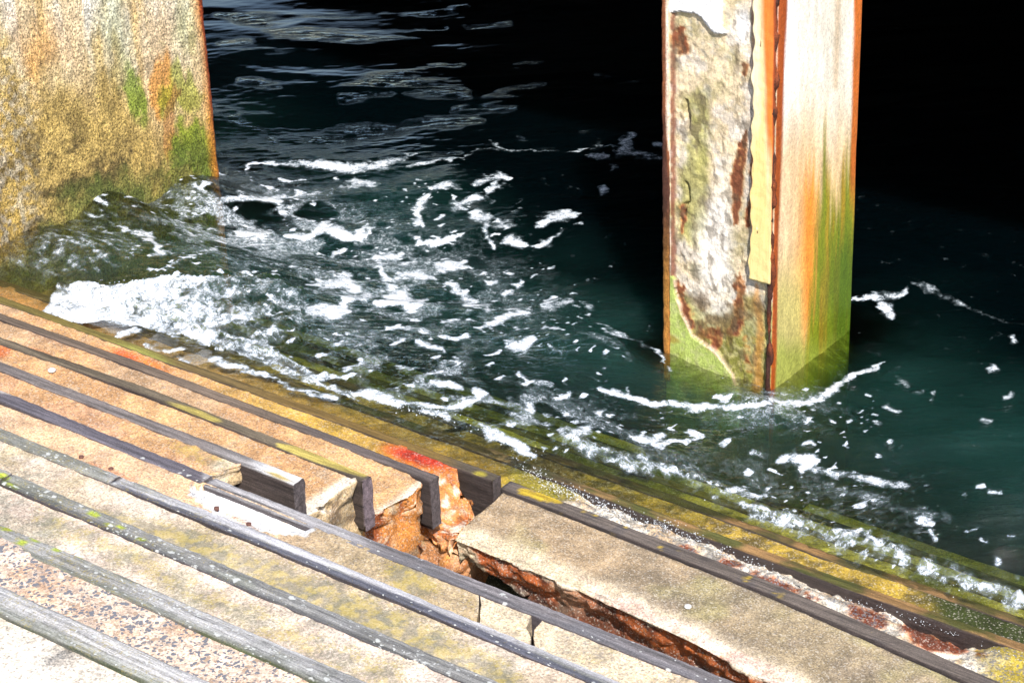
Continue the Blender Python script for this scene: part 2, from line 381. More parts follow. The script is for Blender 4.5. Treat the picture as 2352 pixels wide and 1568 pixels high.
def conc_disp(amp=.004, rough_end=None, k=0):
    def f(P, N):
        fh = fh2 = 0; d = fbm(P, 28, 4, 3+k)*amp*.45 + fbm(P, 5, 2, 9+k)*amp*.5
        if rough_end is not None:
            e = ss(rough_end-.16, rough_end-.02, P[:, 0])*(1-ss(.6, .95, N[:, 2]))
            fh, fr_ = facets(P+.012*np.stack([fbm(P, 20, 2, 1), fbm(P, 20, 2, 2), fbm(P, 20, 2, 3)], -1), 17, 50+k); fh2, _ = facets(P, 45, 60+k); d = d + e*(fh*.013 + fh2*.004 + fbm(P, 40, 3, 31+k)*.003); d = d + (k == 1)*ss(-3.56, -3.46, P[:, 0])*(fh*.012+fh2*.004)
        Q = P + N*d[:, None]
        # crumbly outer edge along the nosing
        ed = np.clip(N[:, 1], 0, 1)*ss(-.2, .3, N[:, 2]); Q[:, 1] -= ed*np.abs(fbm(P, 45, 3, 5+k))*.006
        return Q
    return f
def tread_place(xe_tab=None, x0=-6.6, x1=.6, zoff=None):
    def place(u, ring):
        y = ring[:, 0]; z = ring[:, 1].copy()
        xe = np.full(len(y), x1) if xe_tab is None else np.interp(y, xe_tab[0], xe_tab[1])
        xs = x0 if not callable(x0) else x0(y)
        x = xs + (xe-xs)*u
        if zoff is not None: z = z + zoff(x, y)*(z > z.max()-.05)
        return np.stack([x, y, z], -1)
    return place
def mk_tread(k, xtab=None, x0=-6.6, x1=.6, drop=.003, thick=.2, zoff=None, name='tread', label=None, y0=None, y1=None, step=.009, amp=.004, rough=None):
    ya = -(k+1)*GO + TH/2 + .001 if y0 is None else y0; yb = -k*GO - TH/2 + .012 if y1 is None else y1
    top = k*RISE - drop
    ring = rrect(ya, yb, top-thick, top, .004, 30, 14 if xtab else 6)
    xe = x1 if xtab is None else xtab[1].max(); xs0 = x0 if not callable(x0) else -3.0
    us = (stations(xs0, xe, step)-xs0)/(xe-xs0)
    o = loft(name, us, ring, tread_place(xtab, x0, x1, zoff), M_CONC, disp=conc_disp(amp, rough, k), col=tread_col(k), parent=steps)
    if label: o['label'] = label
    return o
A = np.array
brk = {4: (A([-1.48, -1.37, -1.325, -1.28, -1.233]), A([-3.56, -3.535, -3.53, -3.514, -3.50])),
       3: (A([-1.18, -1.128, -1.087, -.969, -.913]), A([-3.41, -3.396, -3.385, -3.402, -3.406])),
       2: (A([-.88, -.81, -.748, -.69, -.651, -.622]), A([-3.434, -3.425, -3.416, -3.405, -3.42, -3.475])),
       1: (A([-.585, -.52, -.449, -.384, -.325]), A([-3.39, -3.37, -3.385, -3.50, -3.56]))}
mk_tread(9, drop=.004, y0=-6.5, step=.02, label='cream concrete landing at the top of the steps')
mk_tread(8, drop=.004, label='exposed aggregate tread with dark pebbles')
mk_tread(7, drop=.004); mk_tread(6, drop=.004, label='tread mottled with yellow lichen')
HOLE = [(428, 1128), (470, 1122), (540, 1150), (620, 1183), (690, 1212), (725, 1214), (700, 1228), (640, 1226), (560, 1210), (500, 1185), (455, 1150)]
def z5(x, y):
    P = np.stack([x, y, np.full_like(x, 5*RISE-.016)], -1); px, py = pxof(P); return -.012*inpoly(px, py, HOLE)
def edge(pts):
    q = np.array([uz(a, b, 5*RISE-.006) for a, b in pts]); q = q[np.argsort(q[:, 1])]; q[:, 0] += 0; return q[:, 1], q[:, 0]
EA, EB, EC = edge([(1098, 1345), (1101, 1390), (1096, 1440)]), edge([(1221, 1490), (1221, 1458), (1210, 1442), (1222, 1414)]), edge([(1226, 1490), (1224, 1462), (1226, 1447), (1246, 1424)])
mk_tread(5, drop=.004, xtab=EA, zoff=z5, label='long tan tread with a white spalled hollow beside the nosing')
mk_tread(5, drop=.003, x0=lambda y: np.interp(y, *EA)+.004, xtab=EB, step=.008, label='short cream repair block in the tread')
mk_tread(5, drop=.003, x0=lambda y: np.interp(y, *EC), step=.009, label='cream speckled repair block right of the gap')
mk_tread(4, xtab=brk[4], thick=.05, rough=-3.5, label='tread broken off into a ragged hole')
mk_tread(3, xtab=brk[3], thick=.21, rough=-3.39, label='tread broken off with a pale rough end')
mk_tread(2, xtab=brk[2], thick=.21, rough=-3.41, label='tread broken off with an orange rust stained end')
z1 = lambda x, y: -.035*ss(-3.56, -3.40, x) - .02*ss(-3.5, -3.4, x)*ss(-.4, -.33, y)
mk_tread(1, xtab=brk[1], thick=.24, rough=-3.40, amp=.006, zoff=z1, label='tread with a red and orange rusted broken end')
def z0(x, y):
    P = np.stack([x, y, np.zeros_like(x)], -1)
    e = ss(-3.42, -3.30, x)*(1-ss(-2.14, -2.0, x+.1*y)); return e*(.034*ss(-2.0, -2.6, x) + .012*fbm(P, 14, 5, 77) + .008*fbm(P, 60, 3, 78) - .058*ss(-.13, -.03, y))
def col0(P, N):
    c, m = tread_col(0)(P, N); px, py = pxof(P); med = fbm(P, 14, 4, 2)
    e = ss(-3.40, -3.30, P[:, 0]); b = mixc(np.tile(PALE*.92, (len(P), 1)), [.50, .36, .22], ss(-.3, .4, med)); b = mixc(b, [.20, .19, .17], ss(.05, .5, fbm(P, 38, 3, 3))*.8)
    for q in ([(1570, 1255, 7), (1600, 1268, 4)], [(1660, 1290, 9), (1700, 1300, 6)], [(1730, 1320, 9), (1800, 1350, 10), (1830, 1358, 7)], [(1850, 1365, 5), (1875, 1370, 4)], [(1960, 1400, 14), (2000, 1420, 20), (2030, 1430, 10)], [(2090, 1440, 14), (2130, 1470, 22), (2200, 1490, 10)], [(2240, 1500, 7), (2255, 1505, 5)]):
        s = stroke(px+18*med, py+9*fbm(P, 25, 3, 8), q, .55); b = mixc(b, ORANGE*.8, s*1.2); b = mixc(b, DRUST*1.6, ss(.45, .9, s))
    b = mixc(b, [.36, .27, .04], ss(2190, 2290, px+50*med)); c = c*(1-e[:, None])+b*e[:, None]
    sd = ss(.4, .8, -N[:, 1]); c = mixc(c, [.015, .018, .008], sd); m[:, 0] = np.maximum(m[:, 0]*(1-e), e*.6); m[:, 2] = e*.75*(fbm(P, 6, 3, 91) > -.1); return c, m  # near side painted almost black to deepen the shade under the slab
ring = rrect(-GO+TH/2, -TH/2+.010, -.25, -.004, .007, 32, 6)
us = (stations(-6.6, .6, .008)+6.6)/7.2
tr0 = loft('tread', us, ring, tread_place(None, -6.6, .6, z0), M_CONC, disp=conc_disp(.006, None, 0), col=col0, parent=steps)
tr0['label'] = 'wet golden tread, eroded to pale rust-spotted rubble on the right'
for k in (-1, -2, -3, -4): mk_tread(k, step=.012 if k == -1 else .025, thick=.3, label='submerged mossy tread' if k < -1 else 'yellow moss covered tread at the water edge')
# rubble under the missing tread: pale wedge behind the sawn plank end
def wedge_disp(P, N):
    return P + N*(fbm(P, 13, 5, 91)*.014)[:, None]
def wedge_col(P, N):
    med = fbm(P, 16, 4, 4); px, py = pxof(P)
    c = mixc(np.tile([.72, .64, .52], (len(P), 1)), [.5, .35, .2], ss(.1, .6, med)); c = mixc(c, ORANGE*.8, stroke(px+6*med, py, [(575, 1100, 6), (600, 1122, 7), (640, 1150, 8), (670, 1175, 8)], .8)); c = mixc(c, ORANGE*.6, blob(px, py, 535, 1093, 18, 7, 0)*.8)
    return c, np.stack([np.zeros(len(P)), np.zeros(len(P))+.0, np.zeros(len(P))], -1)
ring = rrect(-1.472, -1.225, .25, 4*RISE-.045, .02, 24, 10)
def wplace(u, r):
    x = -3.75 + u*.56; z = r[:, 1].copy(); t = ss(-3.56, -3.2, x); z = z - (z > .5)*(.01+.16*t) - (z > .5)*.05*ss(-1.3, -1.22, r[:, 0])*ss(-3.5, -3.4, x)
    return np.stack([np.full(len(z), x), r[:, 0], z], -1)
o = loft('broken_core', np.linspace(0, 1, 60), ring, wplace, M_SPALL, disp=wedge_disp, col=wedge_col, parent=steps); o['label'] = 'white broken concrete in the hole beside the plank end'

# ---------------------------------------------------------------- planks
WL = {}  # plank -> colours
def plank_col(k):
    def f(P, N):
        n = len(P); px, py = pxof(P); med = fbm(P, 16, 4, 200+k, (.5, 1, 1)); big = fbm(P, 2.2, 3, 220+k); gr = fbm(P, 60, 3, 240+k, (.04, 1, 1))
        base = {-3: OLIVE*.6, -2: OLIVE*.7, -1: [.115, .075, .025], 0: [.13, .09, .03], 1: [.13, .09, .035], 2: [.135, .10, .075], 3: [.14, .11, .075], 4: [.165, .14, .13], 5: [.19, .17, .17], 6: [.27, .255, .25], 7: [.24, .23, .215], 8: [.30, .285, .26], 9: [.46, .43, .41]}[k]
        c = np.tile(np.array(base, float), (n, 1)); wet = np.zeros(n); lic = np.zeros(n); spot = np.zeros(n)
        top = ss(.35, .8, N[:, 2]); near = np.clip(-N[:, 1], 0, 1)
        c = mixc(c, np.array(base)*.62, ss(.1, .6, gr)*.6); c = mixc(c, np.array(base)*1.45, ss(.1, .6, -gr)*.5)
        if k in (0, -1):
            c = mixc(c, [.05, .065, .012] if k == 0 else [.05, .05, .012], ss(-.1, .4, med)*.75*(ss(560, 720, px) if k == 0 else 1)); c = mixc(c, [.27, .15, .06], ss(-.1, .4, -med)*ss(1250, 1350, px)*.85); wet[:] = .8
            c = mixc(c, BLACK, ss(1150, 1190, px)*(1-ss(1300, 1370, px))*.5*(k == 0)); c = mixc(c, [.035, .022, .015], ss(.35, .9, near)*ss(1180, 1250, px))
        if k == 1:
            c = mixc(c, [.15, .12, .03], (1-ss(350, 450, px))*.8); c = mixc(c, [.26, .26, .06], blob(px, py, 330, 818, 70, 16, 22)*.7); c = mixc(c, [.22, .13, .03], ss(500, 700, px)*(1-ss(1000, 1080, px))*.6)
            c = mixc(c, [.07, .06, .055], ss(1000, 1080, px)*.7); c = mixc(c, [.42, .34, .04], blob(px+8*med, py, 1100, 1088, 14, 6)*.9); wet[:] = .6
        if k == 2: c = mixc(c, [.11, .09, .09], ss(600, 760, px)*.7); wet[:] = .25
        if k == 3:
            lich = stroke(px, py, [(640, 1022, 4), (700, 1040, 9), (760, 1065, 7), (835, 1088, 8)], .8)+.7*blob(px, py, 450, 948, 60, 10, 20)
            c = mixc(c, [.46, .36, .09], ss(.25, .7, lich+.35*med)*.9)
        if k == 4:
            c = mixc(c, [.72, .70, .69], ss(560, 620, px+30*med)*top*.95); c = mixc(c, [.58, .42, .12], blob(px+8*med, py, 640, 1093, 30, 5, 22)*top*.9)
            c = mixc(c, [.30, .28, .27], ss(450, 560, px)*top*.6*(1-ss(560, 620, px)))
        if k == 5:
            c = mixc(c, [.12, .105, .13], (1-ss(462, 470, px))*.7*top); s = ss(462, 470, px)*(1-ss(760, 860, px+40*big)); c = mixc(c, [.40, .375, .37], s*.85)
            c = mixc(c, [.17, .165, .175], ss(700, 800, px)*(1-ss(1350, 1450, px))*.5*ss(-.3, .3, med))
            c = mixc(c, [.06, .05, .045], stroke(px, py, [(470, 1110, 1.5), (560, 1140, 1.8), (640, 1172, 1.5)], .5)*.8)
            c = mixc(c, [.62, .55, .48], stroke(px+6*med, py, [(-20, 893, 4), (50, 908, 4), (85, 922, 2)], .6)*.8)
        if k >= 6:
            c = mixc(c, [.45, .43, .42], ss(.0, .6, big)*top*.7); c = mixc(c, [.17, .175, .14], ss(.1, .6, med)*.6*(1 if k < 9 else .3)); lic = .22*(1-ss(200, 700, px))*top+.12
            if k == 6:
                c = mixc(c, [.19, .19, .15], (1-ss(240, 260, px))*.6); c = mixc(c, [.46, .44, .45], ss(-.001, .003, P[:, 1]+6*GO+.006*gr)*ss(350, 460, px)*(.55+.35*ss(-.3, .3, big))*top)
            if k in (7, 8):
                for q in ([(18, 1118, 20, 9), (5, 1095, 16, 8), (215, 1180, 14, 6), (250, 1205, 8, 4), (275, 1210, 9, 4), (325, 1238, 12, 4)] if k == 7 else [(50, 1245, 12, 9), (80, 1240, 10, 4), (15, 1215, 14, 4), (130, 1262, 9, 4), (190, 1280, 12, 3)]):
                    c = mixc(c, LIME, ss(.35, .6, blob(px, py, *q, 15, .7)+.25*med)*.95)
        yc = np.interp(P[:, 0], [q[0] for q in LN.get(k, [(-6, -k*GO), (0, -k*GO)])], [q[1] for q in LN.get(k, [(-6, -k*GO), (0, -k*GO)])]); yy = P[:, 1]-yc
        if k == 6: c = mixc(c, [.085, .085, .11], ss(.001, -.004, yy+.006*gr+.004*med)*ss(240, 300, px)*.9)
        if k == 7: c = mixc(c, [.07, .07, .075], ss(-.008, -.018, yy+.004*gr)*.8)
        if k in (8, 9): c = mixc(c, [.15, .16, .11], ss(-.004, -.02, yy+.008*med)*.6)
        if k == 5: c = mixc(c, [.11, .105, .115], ss(0, -.014, yy+.004*gr)*.6*(px > 468)*ss(560, 760, px))
        # darker on the side facing the camera
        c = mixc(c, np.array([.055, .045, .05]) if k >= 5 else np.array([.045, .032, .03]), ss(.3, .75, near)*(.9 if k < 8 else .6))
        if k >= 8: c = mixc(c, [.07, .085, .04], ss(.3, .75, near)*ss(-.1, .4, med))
        # white spots of lichen and droppings
        if k >= 5:
            spot = top*{5: .12, 6: .22, 7: .5, 8: .5, 9: .15}[k]*ss(-.5, .3, fbm(P, 5, 3, 320+k))*1.3
        end = ss(.6, .9, N[:, 0]); c = mixc(c, [.10, .08, .085], end*.8); 
        if k == 3: c = mixc(c, [.20, .15, .17], end*.8)
        return c, np.stack([np.clip(wet, 0, 1), np.clip(lic, 0, 1), spot], -1)
    return f
LN = {-1: [(-3.22, .312), (-2.714, .296), (-2.119, .312)], 0: [(-5.817, -.013), (-5.534, -.007), (-4.281, .004), (-3.667, .010), (-3.007, -.008), (-1.966, -.012)],
      1: [(-5.45, -.31), (-4.799, -.306), (-4.006, -.300), (-3.459, -.302)], 2: [(-5.105, -.597), (-4.511, -.588), (-3.735, -.598), (-3.423, -.605)],
      3: [(-4.734, -.903), (-4.194, -.886), (-3.69, -.896), (-3.393, -.903)]}
def mk_plank(k, x0, x1, depth=.155, th=TH, parent=steps, dy=0, dz=0, seed=0, label=None, rad=.006, ln=None, step=.009):
    pts = ln or LN.get(k, [(-6, -k*GO), (0, -k*GO)])
    px_, py_ = [p[0] for p in pts], [p[1] for p in pts]
    ring = rrect(-th/2, th/2, -depth, 0, rad, 9, 12 if x1 < -2 else 5)
    def place(x, r):
        y0 = np.interp(x, px_, py_)+dy
        return np.stack([np.full(len(r), x), y0+r[:, 0], k*RISE+r[:, 1]+dz+.003*math.sin(x*3.1+k*1.7)*(k > 4)], -1)
    def disp(P, N):
        worn = fbm(P, 3.0, 3, 400+k+seed, (1, .2, .2)); q = fbm(P, 46, 3, 410+k, (.06, 1, 1))
        d = .0022*q + .001*fbm(P, 60, 2, 420)
        if k >= 4: d = d - .0022*ss(.2, .5, worn)*ss(.3, .6, fbm(P, 30, 3, 430, (.2, 1, 1)))
        return P + N*d[:, None]
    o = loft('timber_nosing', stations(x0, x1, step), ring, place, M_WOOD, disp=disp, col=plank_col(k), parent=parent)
    if label: o['label'] = label
    return o
X0 = -6.6
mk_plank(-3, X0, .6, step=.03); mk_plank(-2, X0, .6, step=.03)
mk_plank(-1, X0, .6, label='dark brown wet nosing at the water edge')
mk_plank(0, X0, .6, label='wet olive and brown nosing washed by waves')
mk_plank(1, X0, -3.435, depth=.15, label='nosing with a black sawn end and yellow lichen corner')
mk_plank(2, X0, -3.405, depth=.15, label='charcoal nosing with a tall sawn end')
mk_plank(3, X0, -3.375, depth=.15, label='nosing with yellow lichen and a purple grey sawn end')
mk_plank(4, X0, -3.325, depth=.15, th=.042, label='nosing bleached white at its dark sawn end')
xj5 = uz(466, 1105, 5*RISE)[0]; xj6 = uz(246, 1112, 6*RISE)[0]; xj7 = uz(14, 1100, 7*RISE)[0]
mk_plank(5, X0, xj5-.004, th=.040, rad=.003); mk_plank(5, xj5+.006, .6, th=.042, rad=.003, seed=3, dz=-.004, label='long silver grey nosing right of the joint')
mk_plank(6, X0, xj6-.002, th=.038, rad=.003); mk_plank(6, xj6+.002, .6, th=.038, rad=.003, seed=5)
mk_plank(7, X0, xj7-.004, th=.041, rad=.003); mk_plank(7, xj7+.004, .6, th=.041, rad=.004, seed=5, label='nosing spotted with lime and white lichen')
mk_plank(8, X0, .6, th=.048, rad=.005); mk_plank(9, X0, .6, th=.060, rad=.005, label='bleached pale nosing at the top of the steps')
# bolts left standing in the treads
for i, (bx, by) in enumerate([(498, 1176), (571, 1212), (187, 1058), (257, 1086)]):
    p = uz(bx, by, 5*RISE-.014); ring = A([(math.cos(a)*.0048, math.sin(a)*.0048) for a in np.linspace(0, 2*math.pi, 13)[:-1]])
    zs = [0, .011, .0111, .017, .018]; sc_ = [.7, .7, 1.25, 1.25, .9]
    tl = (rng.random()-.5)*.3
    pl = lambda u, r, p=p, tl=tl: np.stack([p[0]+r[:, 0]*sc_[int(u)]+tl*zs[int(u)], p[1]+r[:, 1]*sc_[int(u)], np.full(len(r), p[2]-.004+zs[int(u)])], -1)
    o = loft('bolt', range(5), ring, pl, M_BOLT, capn=[.5], parent=steps, smooth=False)

# ================================================================== BROKEN SLAB
slab = empty('broken_slab', (-2.9, -.45, 0)); tag(slab, 'long tan concrete slab broken off the steps and sunk askew, rust along its near edge', 'slab')
SX = [-3.40, -2.564, -1.91, -.5]; SY = [-.335, -.360, -.42, -.50]      # its near side of the timber
def slab_place(x, r):
    y1 = np.interp(x, SX, SY); yn = np.interp(x, [-3.40, -2.964, -2.578, -2.297, -1.5], [-.590, -.600, -.632, -.675, -.74])
    t = r[:, 0]; xx = np.full(len(r), x) + .02*(1-t)*ss(-3.2, -3.4, x)
    thin = .62 + .50*ss(-3.28, -3.05, x)
    zz = .148 + r[:, 1]*thin - .008*ss(.25, .0, t)
    lo = r[:, 1] < -.01
    y = yn + (y1-yn)*t + np.where(lo & (t < .3), .012+.0*t, 0)
    return np.stack([xx, y, zz], -1)
ring = rrect(0, 1, -.135, 0, .012, 44, 22); ring[:, 0] = np.clip(ring[:, 0], 0, 1)
def slab_disp(P, N):
    px, py = pxof(P); side = np.clip(-N[:, 1], 0, 1); yn = np.interp(P[:, 0], [-3.40, -2.964, -2.578, -2.297, -1.5], [-.590, -.600, -.632, -.675, -.74])
    lip = 1-ss(.02, .07, P[:, 1]-yn); f = fbm(P, 14, 5, 500)
    d = fbm(P, 30, 3, 501)*.0015 + lip*f*.010 + side*(.012*fbm(P, 7, 4, 505, (.6, 1, 1.5)) + .010*fbm(P, 34, 3, 506)) - .004*lip
    e = ss(-3.34, -3.4, P[:, 0])*np.clip(-N[:, 0], 0, 1); d = d + e*.012*fbm(P, 18, 4, 503)
    Q = P + N*d[:, None]; under = ss(.09, .05, P[:, 2])*side; Q[:, 1] += under*.03
    return Q
def slab_col(P, N):
    n = len(P); px, py = pxof(P); med = fbm(P, 14, 4, 510); big = fbm(P, 4, 4, 511); fine = fbm(P, 50, 3, 512)
    c = mixc(np.tile([.33, .235, .14], (n, 1)), [.21, .16, .105], ss(-.1, .6, big)); c = mixc(c, [.22, .19, .12], ss(1500, 1750, px+60*med)*.45); c = mixc(c, [.22, .17, .12], ss(0, .5, med)*ss(1380, 1500, px)*.6); c = mixc(c, [.33, .29, .12], ss(.1, .5, fbm(P, 5, 3, 514))*.5)
    yn = np.interp(P[:, 0], [-3.40, -2.964, -2.578, -2.297, -1.5], [-.590, -.600, -.632, -.675, -.74]); d = P[:, 1]-yn + .015*med
    c = mixc(c, [.60, .49, .35], (1-ss(.04, .10, d))*.65); c = mixc(c, PINK*1.05, (1-ss(.035, .06, d))*ss(1300, 1420, px)*.9); c = mixc(c, [.30, .26, .16], ss(.2, .5, fine)*(1-ss(.01, .05, d))*.7)
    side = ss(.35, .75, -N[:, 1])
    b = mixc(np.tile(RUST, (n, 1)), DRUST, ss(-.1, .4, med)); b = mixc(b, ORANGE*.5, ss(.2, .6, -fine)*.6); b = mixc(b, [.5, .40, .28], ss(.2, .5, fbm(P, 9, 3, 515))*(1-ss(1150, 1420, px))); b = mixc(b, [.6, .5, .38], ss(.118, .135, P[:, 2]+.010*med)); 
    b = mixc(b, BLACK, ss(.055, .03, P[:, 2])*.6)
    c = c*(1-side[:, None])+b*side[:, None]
    return c, np.stack([side*.35, .1*ss(1300, 1500, px)+np.zeros(n), np.zeros(n)], -1)
loft('slab_body', stations(-3.385, .4, .008), ring, slab_place, M_CONC, disp=slab_disp, col=slab_col, parent=slab)
def plankD_col(P, N):
    n = len(P); px, py = pxof(P); med = fbm(P, 20, 4, 520); c = mixc(np.tile([.125, .10, .085], (n, 1)), [.09, .075, .07], ss(0, .5, med))
    c = mixc(c, [.50, .34, .03], ss(.35, .6, stroke(px, py, [(1195, 1128, 9), (1240, 1140, 12), (1285, 1152, 5)], .8)+.55*med+.3*fbm(P, 60, 3, 522))); c = mixc(c, [.04, .03, .03], ss(.4, .8, -N[:, 1])*.8)
    return c, np.stack([np.full(n, .15), np.zeros(n), np.zeros(n)], -1)
def plD(x, r):
    return np.stack([np.full(len(r), x), np.interp(x, SX, SY)+.028+r[:, 0], .155+r[:, 1]], -1)
o = loft('timber_nosing', stations(-3.40, .4, .01), rrect(-.024, .024, -.12, 0, .005, 8, 6), plD, M_WOOD, disp=lambda P, N: P+N*(.0015*fbm(P, 40, 3, 530, (.1, 1, 1)))[:, None], col=plankD_col, parent=slab)
o['label'] = 'dark grey nosing with orange lichen at its left end'

# rusty rubble lying under the break
def rub(name, c, r, seed, colf, label, cat):
    import bmesh
    bm = bmesh.new(); bmesh.ops.create_icosphere(bm, subdivisions=6, radius=1)
    V = np.array([v.co[:] for v in bm.verts]); Fc = np.array([[v.index for v in f.verts] for f in bm.faces]); bm.free()
    V = V/np.abs(V).max(1)[:, None]**.55
    P = V*A(r)+A(c)
    def disp(P, N):
        h1, _ = facets(P, 11, seed); h2, _ = facets(P, 32, seed+9); return P + N*(h1*.022+h2*.006+fbm(P, 60, 2, seed)*.002)[:, None]
    o = mesh_from(name, P, Fc, M_SPALL, disp=disp, col=colf, smooth=False); tag(o, label, cat); return o
def rubcol(P, N):
    n = len(P); a = fbm(P, 12, 4, 601); b = fbm(P, 26, 3, 602)
    c = mixc(np.tile([.46, .13, .03], (n, 1)), DRUST*1.3, ss(0, .45, a)); c = mixc(c, [.58, .36, .18], ss(.2, .5, -b)*ss(.2, .6, -a)*.8); return c, np.stack([np.full(n, .5), np.zeros(n), np.zeros(n)], -1)
def rubcol2(P, N):
    n = len(P); a = fbm(P, 12, 4, 611); c = mixc(np.tile([.62, .50, .34], (n, 1)), [.42, .14, .04], ss(0, .4, a)); return c, np.zeros((n, 3))
rub('concrete_rubble', (-3.56, -.58, -.10), (.16, .17, .085), 21, rubcol, 'rust coated lump of broken concrete below the orange stained tread end', 'rubble')
rub('concrete_rubble', (-3.66, -.80, -.02), (.15, .12, .10), 25, rubcol2, 'pale broken concrete lump lying under the tan tread end beside the long nosing', 'rubble')
def rubcol3(P, N):
    return mixc(np.tile([.02, .015, .008], (len(P), 1)), [.05, .02, .01], ss(0, .5, fbm(P, 9, 3, 621))), np.zeros((len(P), 3))  # near-black colour paints the shade of the gap onto the rubble
rub('rubble_bed', (-2.6, -1.0, -.85), (1.7, .55, .25), 29, rubcol3, 'rusty rubble deep in the gap under the slab, painted dark for its shade', 'rubble')

# ================================================================== LEFT WALL
def wall_col(P, N):
    n = len(P); px, py = pxof(P); st = fbm(P, 9, 4, 700, (1, 1, .14)); st2 = fbm(P, 22, 3, 701, (1, 1, .10)); gr = fbm(P, 46, 4, 702); md = fbm(P, 12, 4, 704)
    px = px + 16*fbm(P, 14, 3, 720) + 10*st2; py = py + 70*st + 20*fbm(P, 10, 3, 721)
    c = np.tile([.80, .64, .40], (n, 1))
    c = mixc(c, [.95, .90, .78], ss(-.7, .1, st2)*(1-ss(40, 260, py))*.97)
    c = mixc(c, [.74, .46, .14], ss(-.2, .5, -st)*.6)
    c = mixc(c, [.66, .33, .08], blob(px+12*md, py, 90, 90, 60, 60, 0, .9)*.7)
    low = ss(60, 300, py + 90*st + 30*md + (px < 240)*20 - 60*ss(260, 380, px))
    c = mixc(c, [.54, .36, .08], low*.85); c = mixc(c, [.15, .105, .04], low*ss(-.35, .35, md+.6*gr)*.95*ss(150, 420, py+60*st))
    c = mixc(c, [.80, .70, .54], (1-ss(30, 110, px+20*md))*ss(60, 200, py)*ss(-.2, .5, gr)*.55)
    c = mixc(c, [.72, .52, .30], blob(px, py, 370, 105, 46, 100, 0, .8)*.8)
    c = mixc(c, [.70, .30, .05], ss(.25, .75, blob(px+10*st2*2, py, 370, 175, 26, 60, 5, .9)+.2*md)*.8)
    c = mixc(c, [.20, .30, .02], ss(.3, .8, blob(px+14*st2, py, 300, 205, 24, 75, -8, .9)+.25*md)*.85)
    c = mixc(c, [.32, .36, .14], blob(px, py, 262, 80, 26, 100, -8, .9)*.5)
    c = mixc(c, [.30, .34, .015], ss(.15, .65, blob(px+8*md, py, 415, 200, 38, 40, 10, .9)+.3*st2)*.7); c = mixc(c, [.30, .33, .09], blob(px, py, 430, 50, 22, 60, 5, .9)*.55)
    c = mixc(c, [.26, .34, .02], ss(.1, .7, blob(px+10*md, py, 455, 330, 50, 60, 0, .9)+.3*gr)*.85)
    c = mixc(c, [.10, .14, .025], ss(.3, .9, ss(460, 640, py + px*.55)+.25*md)*.75)
    c = mixc(c, [.42, .16, .05], ss(.4, .8, blob(px, py, 395, 260, 16, 80, 4, .9)+.2*md)*.6)
    edge = P[:, 1]-(1.178); c = mixc(c, [.70, .24, .03], (1-ss(.005, .06, -edge+.02*st))*.8); 
    rr = (1-ss(.012, .034, -edge+.012*st2))*ss(.15, .35, P[:, 2]+.1); c = mixc(c, [.32, .05, .012], rr); c = mixc(c, [.32, .05, .012], ss(.3, .8, N[:, 1]))
    return c, np.stack([ss(.12, .0, P[:, 2])*.9, .1+0*px, np.zeros(n)], -1)
ring = rrect(-.9, 1.182, -7.0, -5.9, .02, 320, 4)   # (y, x): the face towards the steps is the ring's top
zs = np.concatenate([[-1.3, -.8, -.4], np.arange(-.2, 1.3, .0065), [1.5, 1.745]])
def wall_disp(P, N):
    f = ss(.5, .9, N[:, 0])*ss(1.16, 1.10, P[:, 1]); f2 = ss(.2, .5, N[:, 0])
    return P + N*(f*(fbm(P, 90, 3, 710)*.0032) + f2*(fbm(P, 20, 3, 711)*.003 + fbm(P, 3, 2, 712)*.004))[:, None]
wall = loft('concrete_wall', zs, ring, lambda z, r: np.stack([r[:, 1], r[:, 0]-.018*(z > .4)*(r[:, 0] > 1)*0, np.full(len(r), z)], -1), M_WALL, capn=[.5], disp=wall_disp, col=wall_col)
tag(wall, 'thick concrete pier wall streaked ochre and green at left, its foot in the waves', 'wall')

# ================================================================== PILLAR
pil = empty('concrete_pillar', (-3.487, 1.18, -.1)); tag(pil, 'square white and rust streaked pillar with spalled concrete face standing in the sea', 'pillar')
XL, XR, YF, YB = -3.684, -3.287, .924, 1.425
GREENP = [(1500, 600), (1549, 645), (1556, 690), (1568, 725), (1590, 770), (1612, 785), (1640, 808), (1664, 835), (1682, 860), (1690, 885), (1698, 1000), (1500, 1000)]
WHITEP = [(1500, -200), (1656, -200), (1656, 68), (1668, 74), (1645, 78), (1625, 60), (1600, 34), (1575, 26), (1540, 28), (1500, 28)]
def pil_masks(P):
    px, py = pxof(P); w1 = fbm(P, 20, 3, 800)*6; w2 = fbm(P, 23, 3, 801)*5
    g = inpoly(px+w1, py+w2, GREENP); wh = inpoly(px+w1*.7, py+w2*.7, WHITEP)
    wh = np.maximum(wh, ((px > 1655) & (px < 1660) & (py < -5)).astype(float)); return px, py, g, wh
def pil_disp(P, N):
    front = ss(.5, .9, -N[:, 1]); px, py, g, wh = pil_masks(P)
    inner = ss(XL+.018, XL+.03, P[:, 0])*(1-ss(XR-.015, XR-.006, P[:, 0]))
    dep = front*inner*(1-np.maximum(g, wh))
    r = dep*(-.013 + fbm(P, 16, 5, 810, (1, 1, .6))*.004 + fbm(P, 60, 3, 811)*.003)
    groove = stroke(px+5*fbm(P, 18, 2, 812), py, [(1571, 236, 3), (1578, 270, 5), (1576, 300, 2)], .5)+stroke(px+6*fbm(P, 25, 2, 813), py, [(1578, 420, 1.5), (1574, 460, 3), (1569, 500, 1.5)], .5)
    r = r - front*groove*.02
    r = r + front*.010*blob(px+4*fbm(P, 30, 2, 815), py, 1588, 580, 22, 40, 0, .3)+front*.006*(blob(px, py, 1580, 385, 22, 34, 0, .3))
    r = r + (1-front)*fbm(P, 6, 2, 814)*.0015
    return P + N*r[:, None]
